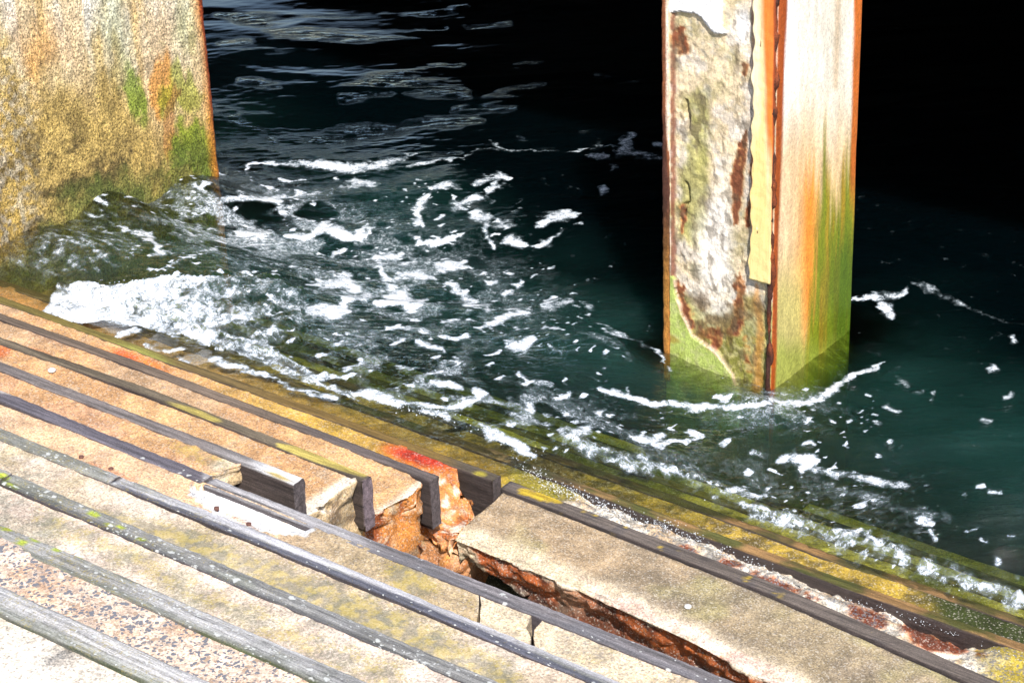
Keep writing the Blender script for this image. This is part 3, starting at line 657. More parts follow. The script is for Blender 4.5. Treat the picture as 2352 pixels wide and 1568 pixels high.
def pil_col(P, N):
    n = len(P); px, py, g, wh = pil_masks(P); front = ss(.4, .7, -N[:, 1]-.4*N[:, 0]+.2)[:, ]
    st = fbm(P, 12, 4, 820, (1, 1, .07)); st2 = fbm(P, 40, 3, 821, (1, 1, .06)); med = fbm(P, 16, 4, 822); fine = fbm(P, 55, 3, 823)
    # spalled core
    c = mixc(np.tile([.70, .56, .36], (n, 1)), [.46, .38, .21], ss(0, .5, med)); c = mixc(c, [.66, .57, .46], ss(.1, .5, -med)); c = mixc(c, [.46, .45, .40], ss(.2, .5, fbm(P, 24, 3, 824))*.4)
    alg = ss(.2, .7, blob(px, py, 1600, 330, 40, 110, 0, .9)*.55 + blob(px, py, 1590, 480, 35, 110, 0, .9)*.75 + ss(620, 760, py)*.9*(1-blob(px, py, 1650, 590, 40, 100, 0, .6)) + .3*med)
    c = mixc(c, [.34, .32, .09], alg*.8); c = mixc(c, [.17, .17, .02], ss(700, 800, py)*ss(-.3, .3, fine)*.8)
    c = mixc(c, [.80, .74, .66], np.clip(blob(px+8*med, py, 1640, 600, 38, 110, 0, .8)+blob(px, py, 1660, 480, 25, 100, 5, .8)*.6, 0, 1)*.9)
    c = mixc(c, WHITE, blob(px+8*med, py+8*fine, 1708, 60, 18, 45, 0, .7)*.9)
    for q, s in (([(1560, 80, 16), (1568, 115, 14)], 1), ([(1712, 155, 8), (1710, 170, 7)], 1), ([(1706, 305, 5), (1702, 350, 10), (1695, 410, 13), (1692, 470, 11), (1690, 510, 6)], 1.1), ([(1727, 330, 6), (1725, 450, 9), (1720, 520, 6)], 1), ([(1573, 478, 9), (1570, 530, 5)], .9), ([(1697, 640, 11), (1693, 700, 15), (1690, 760, 12)], 1.1), ([(1615, 765, 14), (1650, 770, 12), (1640, 795, 12)], 1), ([(1553, 650, 8), (1570, 690, 10), (1590, 750, 8)], 1), ([(1715, 780, 10), (1722, 850, 10)], .5)):
        m = stroke(px+10*med, py+8*fine, q, .6)*s; m = m+.45*(m > 0)*(fine*.8+med*.6); c = mixc(c, [.55, .24, .08], ss(.1, .9, m)); c = mixc(c, DRUST*1.7, ss(.5, 1.0, m+.15*fine)*.9)
    c = mixc(c, [.55, .25, .06], stroke(px+5*med, py, [(1735, 655, 5), (1745, 760, 10), (1740, 890, 10)], .7)*.7)
    c = mixc(c, DRUST*1.8, ss(1539, 1542, px+2*fine)*(1-ss(1549, 1555, px+4*med))*(1-ss(640, 720, py))*.9)
    c = mixc(c, [.16, .09, .03], ss(640, 700, py)*(1-ss(800, 900, py))*ss(-.1, .4, fbm(P, 20, 4, 828))*.75)
    c = mixc(c, [.10, .07, .04], ss(.25, .42, fbm(P, 34, 4, 829, (1.2, 1, .6)))*.55)
    # left rim and corner zones on the front
    c = mixc(c, [.50, .26, .18], (ss(1722, 1730, px)*(py < 200))*.6)
    c = mixc(c, [.42, .44, .13]*A([1, 1, 1]), g*.0)
    gc = mixc(np.tile([.42, .50, .13], (n, 1)), [.32, .38, .08], ss(0, .5, med)); gc = mixc(gc, [.35, .25, .05], ss(.3, .6, fbm(P, 10, 3, 826))*.8); gc = mixc(gc, [.55, .5, .3], ss(0, .4, -fine)*.3)
    c = c*(1-g[:, None])+gc*g[:, None]; c = mixc(c, [.86, .84, .82], wh)
    for pl in (GREENP[1:-2],):
        m = stroke(px, py, [(a, b, 3.2) for a, b in pl], .5); c = mixc(c, [.66, .46, .33], m*.9*(front > .5))
    c = mixc(c, [.03, .045, .012], ss(-.20, -.40, P[:, 2]+.04*st))
    # right (+X) face: paint with streaks
    r = np.tile([.93, .86, .74], (n, 1)); r = mixc(r, [.96, .95, .92], 1-ss(1805, 1850, px+14*st)+0*px)
    r = mixc(r, [.66, .58, .46], blob(px, py, 1905, 120, 50, 180, 0, .9)*.4); r = mixc(r, [.52, .34, .17], stroke(px+6*st, py, [(1925, -20, 8), (1922, 80, 9), (1918, 200, 7)], .9)*.6)
    r = mixc(r, [.78, .50, .24], ss(160, 400, py+60*st)*.85); r = mixc(r, [.72, .40, .14], ss(350, 560, py+50*st+30*st2)*.6*ss(1800, 1850, px))
    dr = 70*st+85*st2+30*fbm(P, 90, 2, 832, (1, 1, .05))
    r = mixc(r, [.86, .27, .025], np.exp(-((px+6*st-1864)/(19+10*ss(500, 620, py)))**2)*ss(360, 520, py+dr)*(1-ss(740, 830, py+dr*.5))*.97)
    r = mixc(r, [.72, .38, .08], np.exp(-((px-1895)/26)**2)*ss(400, 560, py+dr)*.6)
    yb_ = np.interp(px+5*st, [1795, 1830, 1860, 1878, 1893, 1912, 1930, 1948, 1970], [1000, 900, 780, 480, 300, 420, 440, 330, 250])
    grn = ss(-60, 110, py+1.1*dr-yb_)
    gg = mixc(np.tile([.19, .22, .012], (n, 1)), [.38, .25, .02], ss(-.1, .5, st2)); gg = mixc(gg, [.06, .13, .008], ss(480, 640, py+80*st)*ss(1880, 1930, px+20*st2)*.8)
    r = r*(1-grn[:, None])+gg*grn[:, None]
    r = mixc(r, [.52, .46, .14], (1-ss(1835, 1860, px+8*st))*ss(560, 720, py+40*st)*.85); r = mixc(r, [.30, .36, .05], ss(760, 830, py+20*st)*.7); 
    r = mixc(r, [.03, .045, .012], ss(-.16, -.36, P[:, 2]+.04*st)); r = mixc(r, [.55, .14, .02], ss(1958, 1966, px+5*st2+py*.024)*(1-ss(380, 520, py)));  
    r = mixc(r, [.35, .07, .01], (1-ss(7, 14, px-(1798-py*.032)+4*st2)))
    f2 = ss(.35, .65, N[:, 0])*(P[:, 0] > XR-.012)
    c = c*(1-f2[:, None])+r*f2[:, None]
    c = mixc(c, [.03, .045, .012], ss(-.18, -.34, P[:, 2]+.04*st))  # near black below the waterline, painted in place of light lost underwater
    return c, np.stack([ss(.12, -.02, P[:, 2])*.8, np.zeros(n), np.zeros(n)], -1)
# ring in plan: start back-left... ring "top" is the sea-steps face
def prect():
    pts = []; s = .0042
    for x in np.arange(XL, XR-.006, s): pts.append((x, YF))
    pts += [(XR-.003, YF+.0005), (XR-.0005, YF+.003)]
    for y in np.arange(YF+.006, YB, s): pts.append((XR, y))
    for x in np.linspace(XR, XL, 8): pts.append((x, YB))
    for y in np.linspace(YB, YF, 8)[1:-1]: pts.append((XL, y))
    return A(pts)
zs = np.concatenate([[-1.3, -.8, -.5], np.arange(-.3, 1.32, .005), [1.5, 1.745]])
M_PIL = surf_mat('pillar_concrete', grain=(120, 330), bump=.75, bdist=.004, speck=.22, streak=(1, 1, .25), big=26, bigamp=.16, sparkle=False)
loft('column', zs, prect(), lambda z, r: np.stack([r[:, 0], r[:, 1], np.full(len(r), z)], -1), M_PIL, capn=[.5], disp=pil_disp, col=pil_col, parent=pil)
# strip of old render left standing along the corner
sx0, sx1 = uy(1731, 300, YF)[0], uy(1779, 300, YF)[0]; szb = uy(1752, 645, YF)[2]
def strip_col(P, N):
    n = len(P); px, py = pxof(P); st = fbm(P, 12, 4, 830, (1, 1, .06)); st2 = fbm(P, 45, 3, 831, (1, 1, .06)); xe = (1779-py*.004)
    c = mixc(np.tile([.90, .64, .25], (n, 1)), [.92, .80, .52], ss(0, .5, st)); c = mixc(c, [.72, .62, .28], ss(450, 640, py)*.6)
    c = mixc(c, [.74, .20, .03], ss(-28, -8, px-xe+8*st+8*(1-ss(60, 230, py))-16*ss(250, 420, py)+8*st2)*(1-ss(330, 640, py)*.6)); c = mixc(c, [.20, .03, .01], ss(-6, -1, px-xe+4*st2)*.9)
    c = mixc(c, [.62, .45, .25], ss(.3, .7, -N[:, 0])); return c, np.zeros((n, 3))
zs2 = np.concatenate([np.arange(szb, 1.32, .006), [1.4]])
def strip_place(z, r):
    rag = .003*math.sin(z*31)+.003*math.sin(z*83+1); x = sx0 + (sx1-sx0)*r[:, 0] + (r[:, 0] < .3)*(rag - .006*ss(.45, .2, z)); return np.stack([x, YF-.012+r[:, 1]*.03+0*x, np.full(len(r), z)+.0*x], -1)
rr_ = rrect(0, 1, 0, 1, .08, 14, 5); rr_[:, 1] = 1-rr_[:, 1]; rr_ = rr_[::-1]
o = loft('render_strip', zs2, rr_, strip_place, M_RENDER, capn=[.5], disp=lambda P, N: P+N*(.0015*fbm(P, 40, 3, 840))[:, None], col=strip_col, parent=pil); o['label'] = 'cream strip of render with a red rust line'
# rust line in the crack at the corner
def rust_place(cx, w, y, d):
    def f(z, r):
        m = w*(1+.35*math.sin(z*47)+.25*math.sin(z*19+2)); return np.stack([cx+.002*math.sin(z*23)+r[:, 0]*m, y+r[:, 1]*d, np.full(len(r), z)], -1)
    return f
def rust_col(a, b):
    def f(P, N):
        m = fbm(P, 26, 4, 850, (1, 1, .3)); c = mixc(np.tile(a, (len(P), 1)), b, ss(-.2, .4, m)); return c, np.stack([np.full(len(P), .3), np.zeros(len(P)), np.zeros(len(P))], -1)
    return f
circ = A([(math.cos(a), math.sin(a)) for a in np.linspace(0, 2*math.pi, 13)[:-1]])
zr = np.concatenate([np.arange(-.17, 1.32, .007), [1.4]])
o = loft('corrosion_seam', zr, circ, rust_place(XR-.010, .0085, YF+.003, .010), M_STEEL, capn=[.5], disp=lambda P, N: P+N*(.005*fbm(P, 34, 4, 860))[:, None], col=rust_col([.05, .016, .01], [.20, .045, .012]), parent=pil); o['label'] = 'dark rust seam down the corner'
ring = rrect(XL-.006, XL+.016, YF-.006, YF+.02, .004, 6, 5)
def ang_place(z, r): return np.stack([r[:, 0], r[:, 1], np.full(len(r), z)], -1)
def ang_col(P, N):
    n = len(P); px, py = pxof(P); m = fbm(P, 20, 4, 870, (1, 1, .12)); c = mixc(np.tile([.26, .085, .03], (n, 1)), [.07, .025, .015], ss(-.3, .3, m)); c = mixc(c, [.85, .66, .5], stroke(px, py, [(1532, -100, 4), (1535, 300, 4.5), (1537, 345, 2)], .5)*.9); c = mixc(c, [.55, .25, .04], ss(450, 700, py)*.6*ss(.4, .8, -N[:, 1]))
    return c, np.stack([np.full(n, .3), np.zeros(n), np.zeros(n)], -1)
o = loft('steel_corner', zr, ring[::-1], ang_place, M_STEEL, capn=[.5], disp=lambda P, N: P+N*(.002*fbm(P, 50, 3, 880))[:, None], col=ang_col, parent=pil); o['label'] = 'rusty steel edge down the left side'

# ================================================================== PIER DECK (unseen overhead, placed to shade the water and block reflected sky)
deck = empty('pier_deck', (-6, 6, 1.75)); tag(deck, 'unseen dark pier deck overhead, placed to shade the water', 'pier')
DX0, DX1, DY0, DY1, DZ = -10.9, 8, 1.43, 24, 1.75
def box(name, a, b, mat, parent=None):
    V = A([(x, y, z) for z in (a[2], b[2]) for y in (a[1], b[1]) for x in (a[0], b[0])]); f = A([(0, 2, 3, 1), (4, 5, 7, 6), (0, 1, 5, 4), (2, 6, 7, 3), (0, 4, 6, 2), (1, 3, 7, 5)])
    return mesh_from(name, V, f, mat, parent=parent, smooth=False)
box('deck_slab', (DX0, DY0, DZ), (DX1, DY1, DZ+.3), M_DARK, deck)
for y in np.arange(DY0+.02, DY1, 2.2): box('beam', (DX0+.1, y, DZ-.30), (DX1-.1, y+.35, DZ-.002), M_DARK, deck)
tag(box('sky_block_side', (-11.3, 9.5, -2), (-10.85, 24.5, 1.74), M_DARK), 'unseen dark panel added at the far end to block sky reflections', 'wall')  # added out of view, keeps low sky out of the water's reflections
back_block = tag(box('sky_block_back', (-10.9, 24.5, -2), (30, 26, 3.6), M_DARK), 'unseen dark panel added behind the pier to block sky reflections', 'wall')  # added out of view so the far water reflects black

# ================================================================== SEA
def floor_z(y): return np.clip(-RISE*((y-.02)/GO+.40), -1.3, 10)
th = -HEAD
def shore(x): return np.interp(x, [-7, -6, -5.6, -5.1, -4.7, -4.2, -3.8, -3.55, -3.35, -3.1, -2.9, -2, 0], [.06, .065, .06, .048, .034, .018, .008, -.01, -.07, -.165, -.185, -.185, -.185])
ys = np.concatenate([[-.40], np.arange(-.33, 1.9, .0068), np.arange(1.9, 3.2, .011), np.arange(3.2, 5.2, .018), 5.2+np.cumsum(np.geomspace(.03, 40, 46))])
xs = np.concatenate([(-9.2-np.cumsum(np.geomspace(.03, 40, 46)))[::-1], np.arange(-9.2, -6.3, .011), np.arange(-6.3, -1.75, .0062), -1.75+np.cumsum(np.geomspace(.02, 40, 46))])
XX, YY = np.meshgrid(xs, ys, indexing='ij'); nx, ny = XX.shape
W = np.stack([XX, YY, np.zeros_like(XX)], -1).reshape(-1, 3)
x, y = W[:, 0], W[:, 1]
base = -.085 + (shore(x)+.085)*ss(1.0, .15, y)
# rotated coordinates: a along the crests, b away from the camera
a_ = x*math.cos(th)+y*math.sin(th)*1.0; b_ = -x*math.sin(th)+y*math.cos(th)
Rw = np.stack([a_, b_, np.zeros_like(a_)], -1)
near = ss(14, 6, np.hypot(x+4, y-1)); calm = ss(.0, .5, y)
far_ = ss(1.4, 2.4, y)
hgt = near*(.026*fbm(Rw, 1.3, 2, 900, (.55, 1.25, 1))*calm + .018*(ridge(Rw, 2.4, 2, 901, (.5, 1.3, 1))-.6)*calm*(1-.5*far_) + .0065*(1-.75*far_)*fbm(Rw, 8, 4, 902, (.45, 1.3, 1)))
hgt += (1-near)*.04*fbm(Rw, .8, 2, 903)
P0 = W.copy(); P0[:, 2] = -.085; ppx, ppy = pxof(P0)
gust0 = np.zeros(len(W))
GL = [[(500,30,10),(650,70,22),(800,60,26),(1000,20,22),(1070,10,10)],[(520,110,12),(620,120,14),(800,85,20),(960,65,14),(1020,60,6)],[(740,100,12),(860,60,10)],[(500,250,12),(600,300,8),(640,330,8)],[(660,345,8),(780,300,22),(960,270,18),(1100,262,10)],[(784,215,16),(900,190,22),(960,160,16),(1060,140,14)],[(950,190,22),(1050,200,20),(1080,230,14),(1180,240,6)],[(1050,240,10),(1180,205,14),(1240,190,6)],[(1080,60,10),(1180,50,8)],[(1210,35,8),(1240,20,8)],[(1180,150,7),(1270,130,8),(1330,130,5)],[(1370,165,8),(1430,185,12),(1520,205,10)],[(1340,300,6),(1400,270,8)],[(1970,70,10),(2110,60,10)],[(1970,130,12),(2060,125,16),(2110,140,8)],[(1965,310,20),(2030,320,16),(2050,370,10)],[(1960,440,8),(2060,430,8)],[(540,190,8),(640,200,10)],[(1180,310,6),(1330,345,8),(1500,350,8)],[(560,370,8),(700,350,10),(900,350,10),(1050,350,8)]]
ca = np.where((ppx > -100) & (ppx < 2450) & (ppy > -100) & (ppy < 600))[0]; gxa = (ppx[ca]+14*fbm(Rw[ca], 5, 3, 950)); gya = (ppy[ca]+8*fbm(Rw[ca], 6, 3, 951))
for q in GL: gust0[ca] = np.maximum(gust0[ca], stroke(gxa, gya, q, 1.0))
gust0[ca] = gust0[ca]**1.6
gust0[ca] *= .05+1.15*ss(-.25, .35, fbm(Rw[ca], 9, 4, 954, (.3, 1.7, 1)))
gust0 = gust0*near
hgt += near*gust0*(.005*fbm(Rw, 9, 3, 952, (.4, 1.3, 1))+.003*fbm(Rw, 22, 3, 953, (.45, 1.3, 1)))
gust0 = np.maximum(gust0, .8*near*blob(ppx, ppy, 190, 560, 190, 80, -10, .9))
hgt += (1-.7*far_)*near*.0016*fbm(Rw, 40, 3, 904, (.5, 1.2, 1))
def g(cx, cy, rx, ry, h, e=2.0): return h*np.exp(-(((x-cx)/rx)**2+((y-cy)/ry)**2))
hgt += g(-5.86, 1.00, .24, .16, .10)+g(-5.86, .60, .24, .14, .11)+g(-5.45, .42, .35, .22, .04)+g(-5.7, .20, .25, .12, .05)
hgt += g(-3.30, .84, .12, .05, .03)+g(-3.9, .80, .22, .16, .05)   # bow wave round the pillar
# surge on the left: rough white water
P0 = W.copy(); P0[:, 2] = base+.03; ppx, ppy = pxof(P0)
surge = inpoly(ppx+20*fbm(Rw, 6, 3, 905), ppy+12*fbm(Rw, 7, 3, 906), [(95, 712), (150, 655), (190, 640), (240, 650), (380, 630), (480, 645), (560, 635), (660, 640), (700, 700), (690, 760), (600, 790), (470, 765), (360, 730), (250, 735), (150, 735)])
rough = ss(.5, .0, y)*near
hgt += rough*(.012*fbm(W, 14, 4, 907)+.004*ridge(W, 34, 3, 908)) + surge*(.020*ridge(W, 9, 4, 909)+.013*fbm(W, 28, 4, 910))*near
FR = [(1310, 1010, 12), (1360, 1040, 16), (1420, 1060, 15), (1500, 1075, 16), (1560, 1085, 18), (1620, 1115, 16), (1700, 1160, 16), (1780, 1195, 16), (1850, 1220, 17), (1900, 1240, 15), (1980, 1265, 18), (2060, 1300, 17), (2120, 1325, 17), (2200, 1350, 17), (2280, 1372, 15), (2352, 1395, 13), (2500, 1440, 12)]
P0[:, 2] = base; ppx, ppy = pxof(P0)
fr = stroke(ppx+8*fbm(Rw, 12, 3, 970), ppy+8*fbm(Rw, 14, 3, 971), [(a, b, 1.8*c_) for a, b, c_ in FR], 1.0)*near; hgt += fr*(.014+.020*np.abs(fbm(W, 24, 3, 911))+.008*fbm(W, 60, 2, 912))
surge2 = 0
inl = ss(-.11, -.27, y + .07*fbm(W, 5, 3, 913) - .05*ss(-4.9, -5.6, x)*0)   # the film of water thins out over the tread
W[:, 2] = base+hgt - .16*inl
W[:, 2] = np.where(y < .02, np.minimum(W[:, 2], .045-.1*inl), W[:, 2])
px, py = pxof(W)
cull = (px > -150) & (px < 2500) & (py > -150) & (py < 1700)
wn = fbm(W, 17, 4, 920); wn2 = fbm(W, 38, 3, 921); wn3 = fbm(W, 7, 3, 922)
qx = px + 13*wn + 5*wn2; qy = py + 7*fbm(W, 19, 4, 923) + 3*wn2
foam = np.zeros(len(W))
S = [ # traced foam lines: points (x, y, halfwidth), strength
 ([(560,385,3),(620,372,4),(660,378,8),(720,375,12),(800,385,15),(860,380,13),(905,368,9),(955,357,4)],1),([(935,385,4),(990,372,6),(1055,362,3)],.8),
 ([(1055,358,2),(1120,345,3),(1180,345,3),(1280,351,3),(1340,346,2),(1400,335,3),(1500,350,3)],.65),([(1126,325,4),(1160,345,5)],.8),([(1425,345,8),(1440,320,16),(1455,310,8)],.8),([(1420,352,8),(1470,354,9),(1520,362,5)],.7),
 ([(784,430,10),(830,418,9),(865,425,7)],.9),([(600,455,5),(700,450,7),(760,440,6)],.8),([(985,430,5),(1040,425,9),(1060,430,5)],.9),([(1095,418,7),(1140,405,11),(1170,410,5)],1),([(1150,420,8),(1125,442,8)],.9),
 ([(990,445,8),(975,465,15),(953,490,8),(958,505,8),(968,520,4)],1),([(1040,470,14),(1065,462,10),(1110,452,6)],1),([(1085,490,12),(1112,505,14),(1120,540,10),(1135,565,5)],1),([(1145,515,12),(1175,515,10)],.9),
 ([(1245,515,9),(1270,498,12),(1310,495,9),(1335,492,5)],.95),([(1325,512,6),(1332,516,5)],.8),([(1376,436,9),(1388,432,9)],.8),
 ([(810,545,7),(830,532,9),(845,515,5)],1),([(655,541,5),(700,545,8),(745,520,14),(790,540,14),(830,545,8),(852,525,5)],1),([(540,537,7),(600,535,15),(608,558,6)],1),
 ([(1160,550,8),(1190,555,15),(1205,560,6)],1),([(1225,563,6),(1260,560,11),(1280,545,6),(1285,525,4)],.95),([(950,562,6),(1000,556,10),(1040,548,6),(1065,535,4)],1.1),
 ([(865,590,8),(900,586,13),(925,580,7)],1),([(880,605,8),(882,635,10),(905,655,12)],1),([(910,640,12),(960,630,14),(1000,638,10)],1),([(1003,605,8),(1030,612,14),(1060,612,8),(1087,612,3)],1.2),
 ([(1035,650,10),(1050,670,12),(1075,690,12),(1120,703,9)],1),([(740,655,10),(790,640,18),(812,668,15),(790,700,9)],1.1),([(790,675,9),(830,690,9),(850,678,8)],1),([(720,715,14),(770,718,16),(800,712,10)],1.1),([(870,695,10),(920,682,20),(950,705,14),(975,690,8)],1.05),
 ([(925,608,9),(950,604,8)],.9),([(1118,650,10),(1135,647,8)],1),([(1183,655,8),(1192,645,7)],1),([(1155,675,6),(1170,668,6)],1),([(1058,716,7),(1085,712,6)],1),([(1105,752,8),(1130,738,10),(1170,720,12),(1210,718,10)],1),([(1250,705,10),(1280,700,14),(1315,690,9)],.95),([(1340,695,5),(1360,705,9)],.7),
 ([(1020,738,4),(1055,733,4)],1),([(885,752,5),(960,755,9),(985,768,6)],1),([(955,785,7),(990,800,10),(1020,806,5)],1),([(1170,790,14),(1200,795,20),(1222,780,12)],1.2),([(1118,818,4),(1150,805,5)],.9),([(1250,750,4),(1280,751,4)],.9),
 ([(1265,795,5),(1290,808,6)],.8),([(1330,765,10),(1380,775,14),(1430,800,16),(1450,825,8)],.5),([(1375,745,3),(1410,760,5),(1470,785,4),(1520,815,4),(1545,850,4)],.75),
 ([(790,850,5),(850,828,6)],.8),([(900,842,5),(955,843,5)],.9),([(995,835,5),(1010,850,7)],.9),([(1200,860,9),(1208,873,7)],1),([(1235,880,8),(1258,880,8)],1),([(1298,873,5),(1300,873,5)],1),
 ([(1380,897,4),(1410,905,9),(1440,915,8),(1490,925,8),(1540,925,8),(1600,935,10),(1680,937,7),(1750,928,5),(1830,925,6),(1880,910,10),(1920,890,12),(1950,865,9),(2010,845,6),(2035,830,3)],1.05),([(1440,905,7),(1432,885,5)],1),
 ([(1280,915,5),(1312,905,8)],.9),([(1205,915,9),(1212,945,12)],1),([(1300,955,6),(1340,962,9),(1372,950,7)],1),([(1290,985,9),(1310,1000,12),(1350,988,10)],1),([(1460,1005,8),(1500,1012,12),(1530,1000,6)],1),([(1350,1030,5),(1365,1025,5)],1),
 ([(815,905,6),(850,905,13),(880,915,12),(910,925,7),(960,928,6),(1030,937,5),(1080,925,6),(1095,900,12),(1112,905,9)],1.2),([(990,875,4),(1030,882,8),(1060,892,7)],1),([(965,940,6),(1000,947,8),(1030,955,9)],1.1),([(1110,975,9),(1130,995,14),(1180,1020,12),(1220,1045,8)],1.05),([(1190,905,5),(1200,925,6)],.9),
 ([(395,372,3),(440,375,5),(480,390,6),(510,402,5)],.9),([(330,395,4),(310,430,5)],.9),([(380,400,4),(400,420,6)],.8),([(450,425,7),(500,462,9),(560,452,8),(640,462,7)],.95),([(180,448,5),(215,455,6),(250,470,4)],.9),([(150,480,4),(200,490,6),(240,500,4)],.6),([(280,530,6),(340,540,8),(368,568,8),(382,583,8),(345,587,6)],1),([(390,610,4),(440,585,6),(490,575,6)],.9),([(420,545,4),(470,540,5)],.7),
 ([(1960,685,4),(2020,680,12),(2060,682,9),(2082,665,5)],.95),([(2015,700,6),(2040,715,14),(2050,728,6)],.95),([(2090,650,4),(2125,655,9),(2180,690,7),(2250,715,6)],.7),([(2250,720,4),(2350,745,4)],.5),([(2325,780,9),(2330,778,9)],.8),([(2275,850,9),(2285,848,8)],.9),([(2300,912,7),(2318,905,8)],.9),([(2258,960,8),(2275,970,8)],.9),
 ([(2040,932,7),(2060,945,6)],.8),([(2095,905,7),(2115,900,5)],.6),([(2060,870,6),(2080,880,8)],.6),([(2140,900,5),(2140,920,6)],.7),([(1790,1062,9),(1830,1050,18),(1870,1065,13),(1840,1080,8)],1.1),([(1875,1078,9),(1950,1090,9),(2030,1110,10),(2090,1112,7)],.95),([(1850,1022,5),(1868,1018,5)],.9),([(1870,1100,10),(1960,1130,18),(2060,1165,20),(2180,1190,14)],.5),([(1660,1130,10),(1700,1133,16),(1740,1140,8)],.85),([(2112,1193,9),(2138,1195,8)],1),([(2240,1120,8),(2250,1118,8)],.9),([(2270,1130,7),(2290,1128,7)],.9),([(2130,1212,6),(2145,1235,7)],1),([(2210,1220,5),(2235,1210,6)],.8),([(2250,1245,5),(2262,1245,5)],.8),([(2320,1230,6),(2335,1228,5)],.8),([(2280,1280,6),(2290,1290,8)],.9),
 ([(267,771,5),(295,765,7),(322,762,4)],1),([(327,793,4),(383,806,6),(420,800,4)],1),([(405,822,5),(440,832,6)],.9),([(483,823,5),(560,848,7),(633,868,6)],1),([(640,880,5),(720,905,6),(780,915,5)],.9),([(1940,700,4),(1955,690,3)],.7),([(1690,985,5),(1760,975,3)],.5),([(1800,960,4),(1880,960,4)],.5),([(1370,332,8),(1376,330,9)],.75),([(1505,330,8),(1520,332,8)],.7),([(1355,362,7),(1392,360,8)],.7),([(1398,385,6),(1410,382,6)],.8)]
ci = np.where(cull)[0]
brk_ = np.clip(.92+.40*fbm(W, 13, 3, 980)+.22*wn2, .3, 1.2)
for pts, st_ in S:
    xm = [p[0] for p in pts]; ym = [p[1] for p in pts]
    k_ = ci[(px[ci] > min(xm)-70) & (px[ci] < max(xm)+70) & (py[ci] > min(ym)-55) & (py[ci] < max(ym)+55)]
    foam[k_] = np.maximum(foam[k_], st_*stroke(qx[k_], qy[k_], pts, 1.0)*brk_[k_])
# broken lacy foam between the main lines, denser towards the left and the shore
lace = ss(.36, .72, ridge(W, 5.2, 4, 930, (1, 1.15, 1))*.82+.16*wn) 
zone = blob(px, py, 760, 600, 420, 190, 8, .8)*.62 + blob(px, py, 470, 480, 240, 80, 5, .8)*.34 + blob(px, py, 1000, 900, 300, 80, 15, .8)*.42 + blob(px, py, 1500, 1020, 420, 60, 14, .8)*.36 + blob(px, py, 2050, 1080, 300, 120, 20, .8)*.34 + blob(px, py, 1250, 800, 350, 180, 10, .9)*.30 + blob(px, py, 1760, 930, 170, 60, 0, .8)*.5 + blob(px, py, 1950, 1220, 420, 60, 19, .9)*.34
foam = np.maximum(foam, np.clip(zone*.78, 0, .58)*(.04+1.06*lace)*cull)
foam = np.maximum(foam, .9*np.maximum(ss(.85, .90, vnoise(x*24, y*24, 0, 940)+.05*wn2), ss(.83, .88, vnoise(x*55, y*55, 0, 941)+.04*wn2)*ss(-.1, .3, wn3))*ss(300, 420, py)*cull*(.35+.65*ss(.15, .4, zone+.2*wn3)))
surge2 = inpoly(px+20*fbm(Rw, 6, 3, 905), py+12*fbm(Rw, 7, 3, 906), [(95, 712), (150, 655), (190, 640), (240, 650), (380, 630), (480, 645), (560, 635), (660, 640), (700, 700), (690, 760), (600, 800), (470, 785), (360, 750), (250, 740), (150, 735)])
foam = np.maximum(foam, surge2*(.86+.30*wn+.2*wn2-.34*ss(360, 620, px))*cull)
tail = inpoly(qx, qy, [(250, 735), (470, 755), (620, 790), (760, 880), (900, 930), (850, 930), (700, 880), (560, 820), (400, 770), (260, 742)])
foam = np.maximum(foam, tail*(.02+.78*ridge(W, 13, 4, 932, (.6, 1.8, 1)))*cull)
foam = np.maximum(foam, fr*(.60+.35*wn2+.22*wn)*cull)
foam = np.maximum(foam, blob(px, py, 180, 570, 190, 75, -10, .9)*(.50+.34*fbm(W, 26, 4, 933, (1, 2.2, 1)))*cull)
foam = np.clip(foam, 0, 1.3)
depth = np.clip(W[:, 2]-floor_z(y), 0, 3)
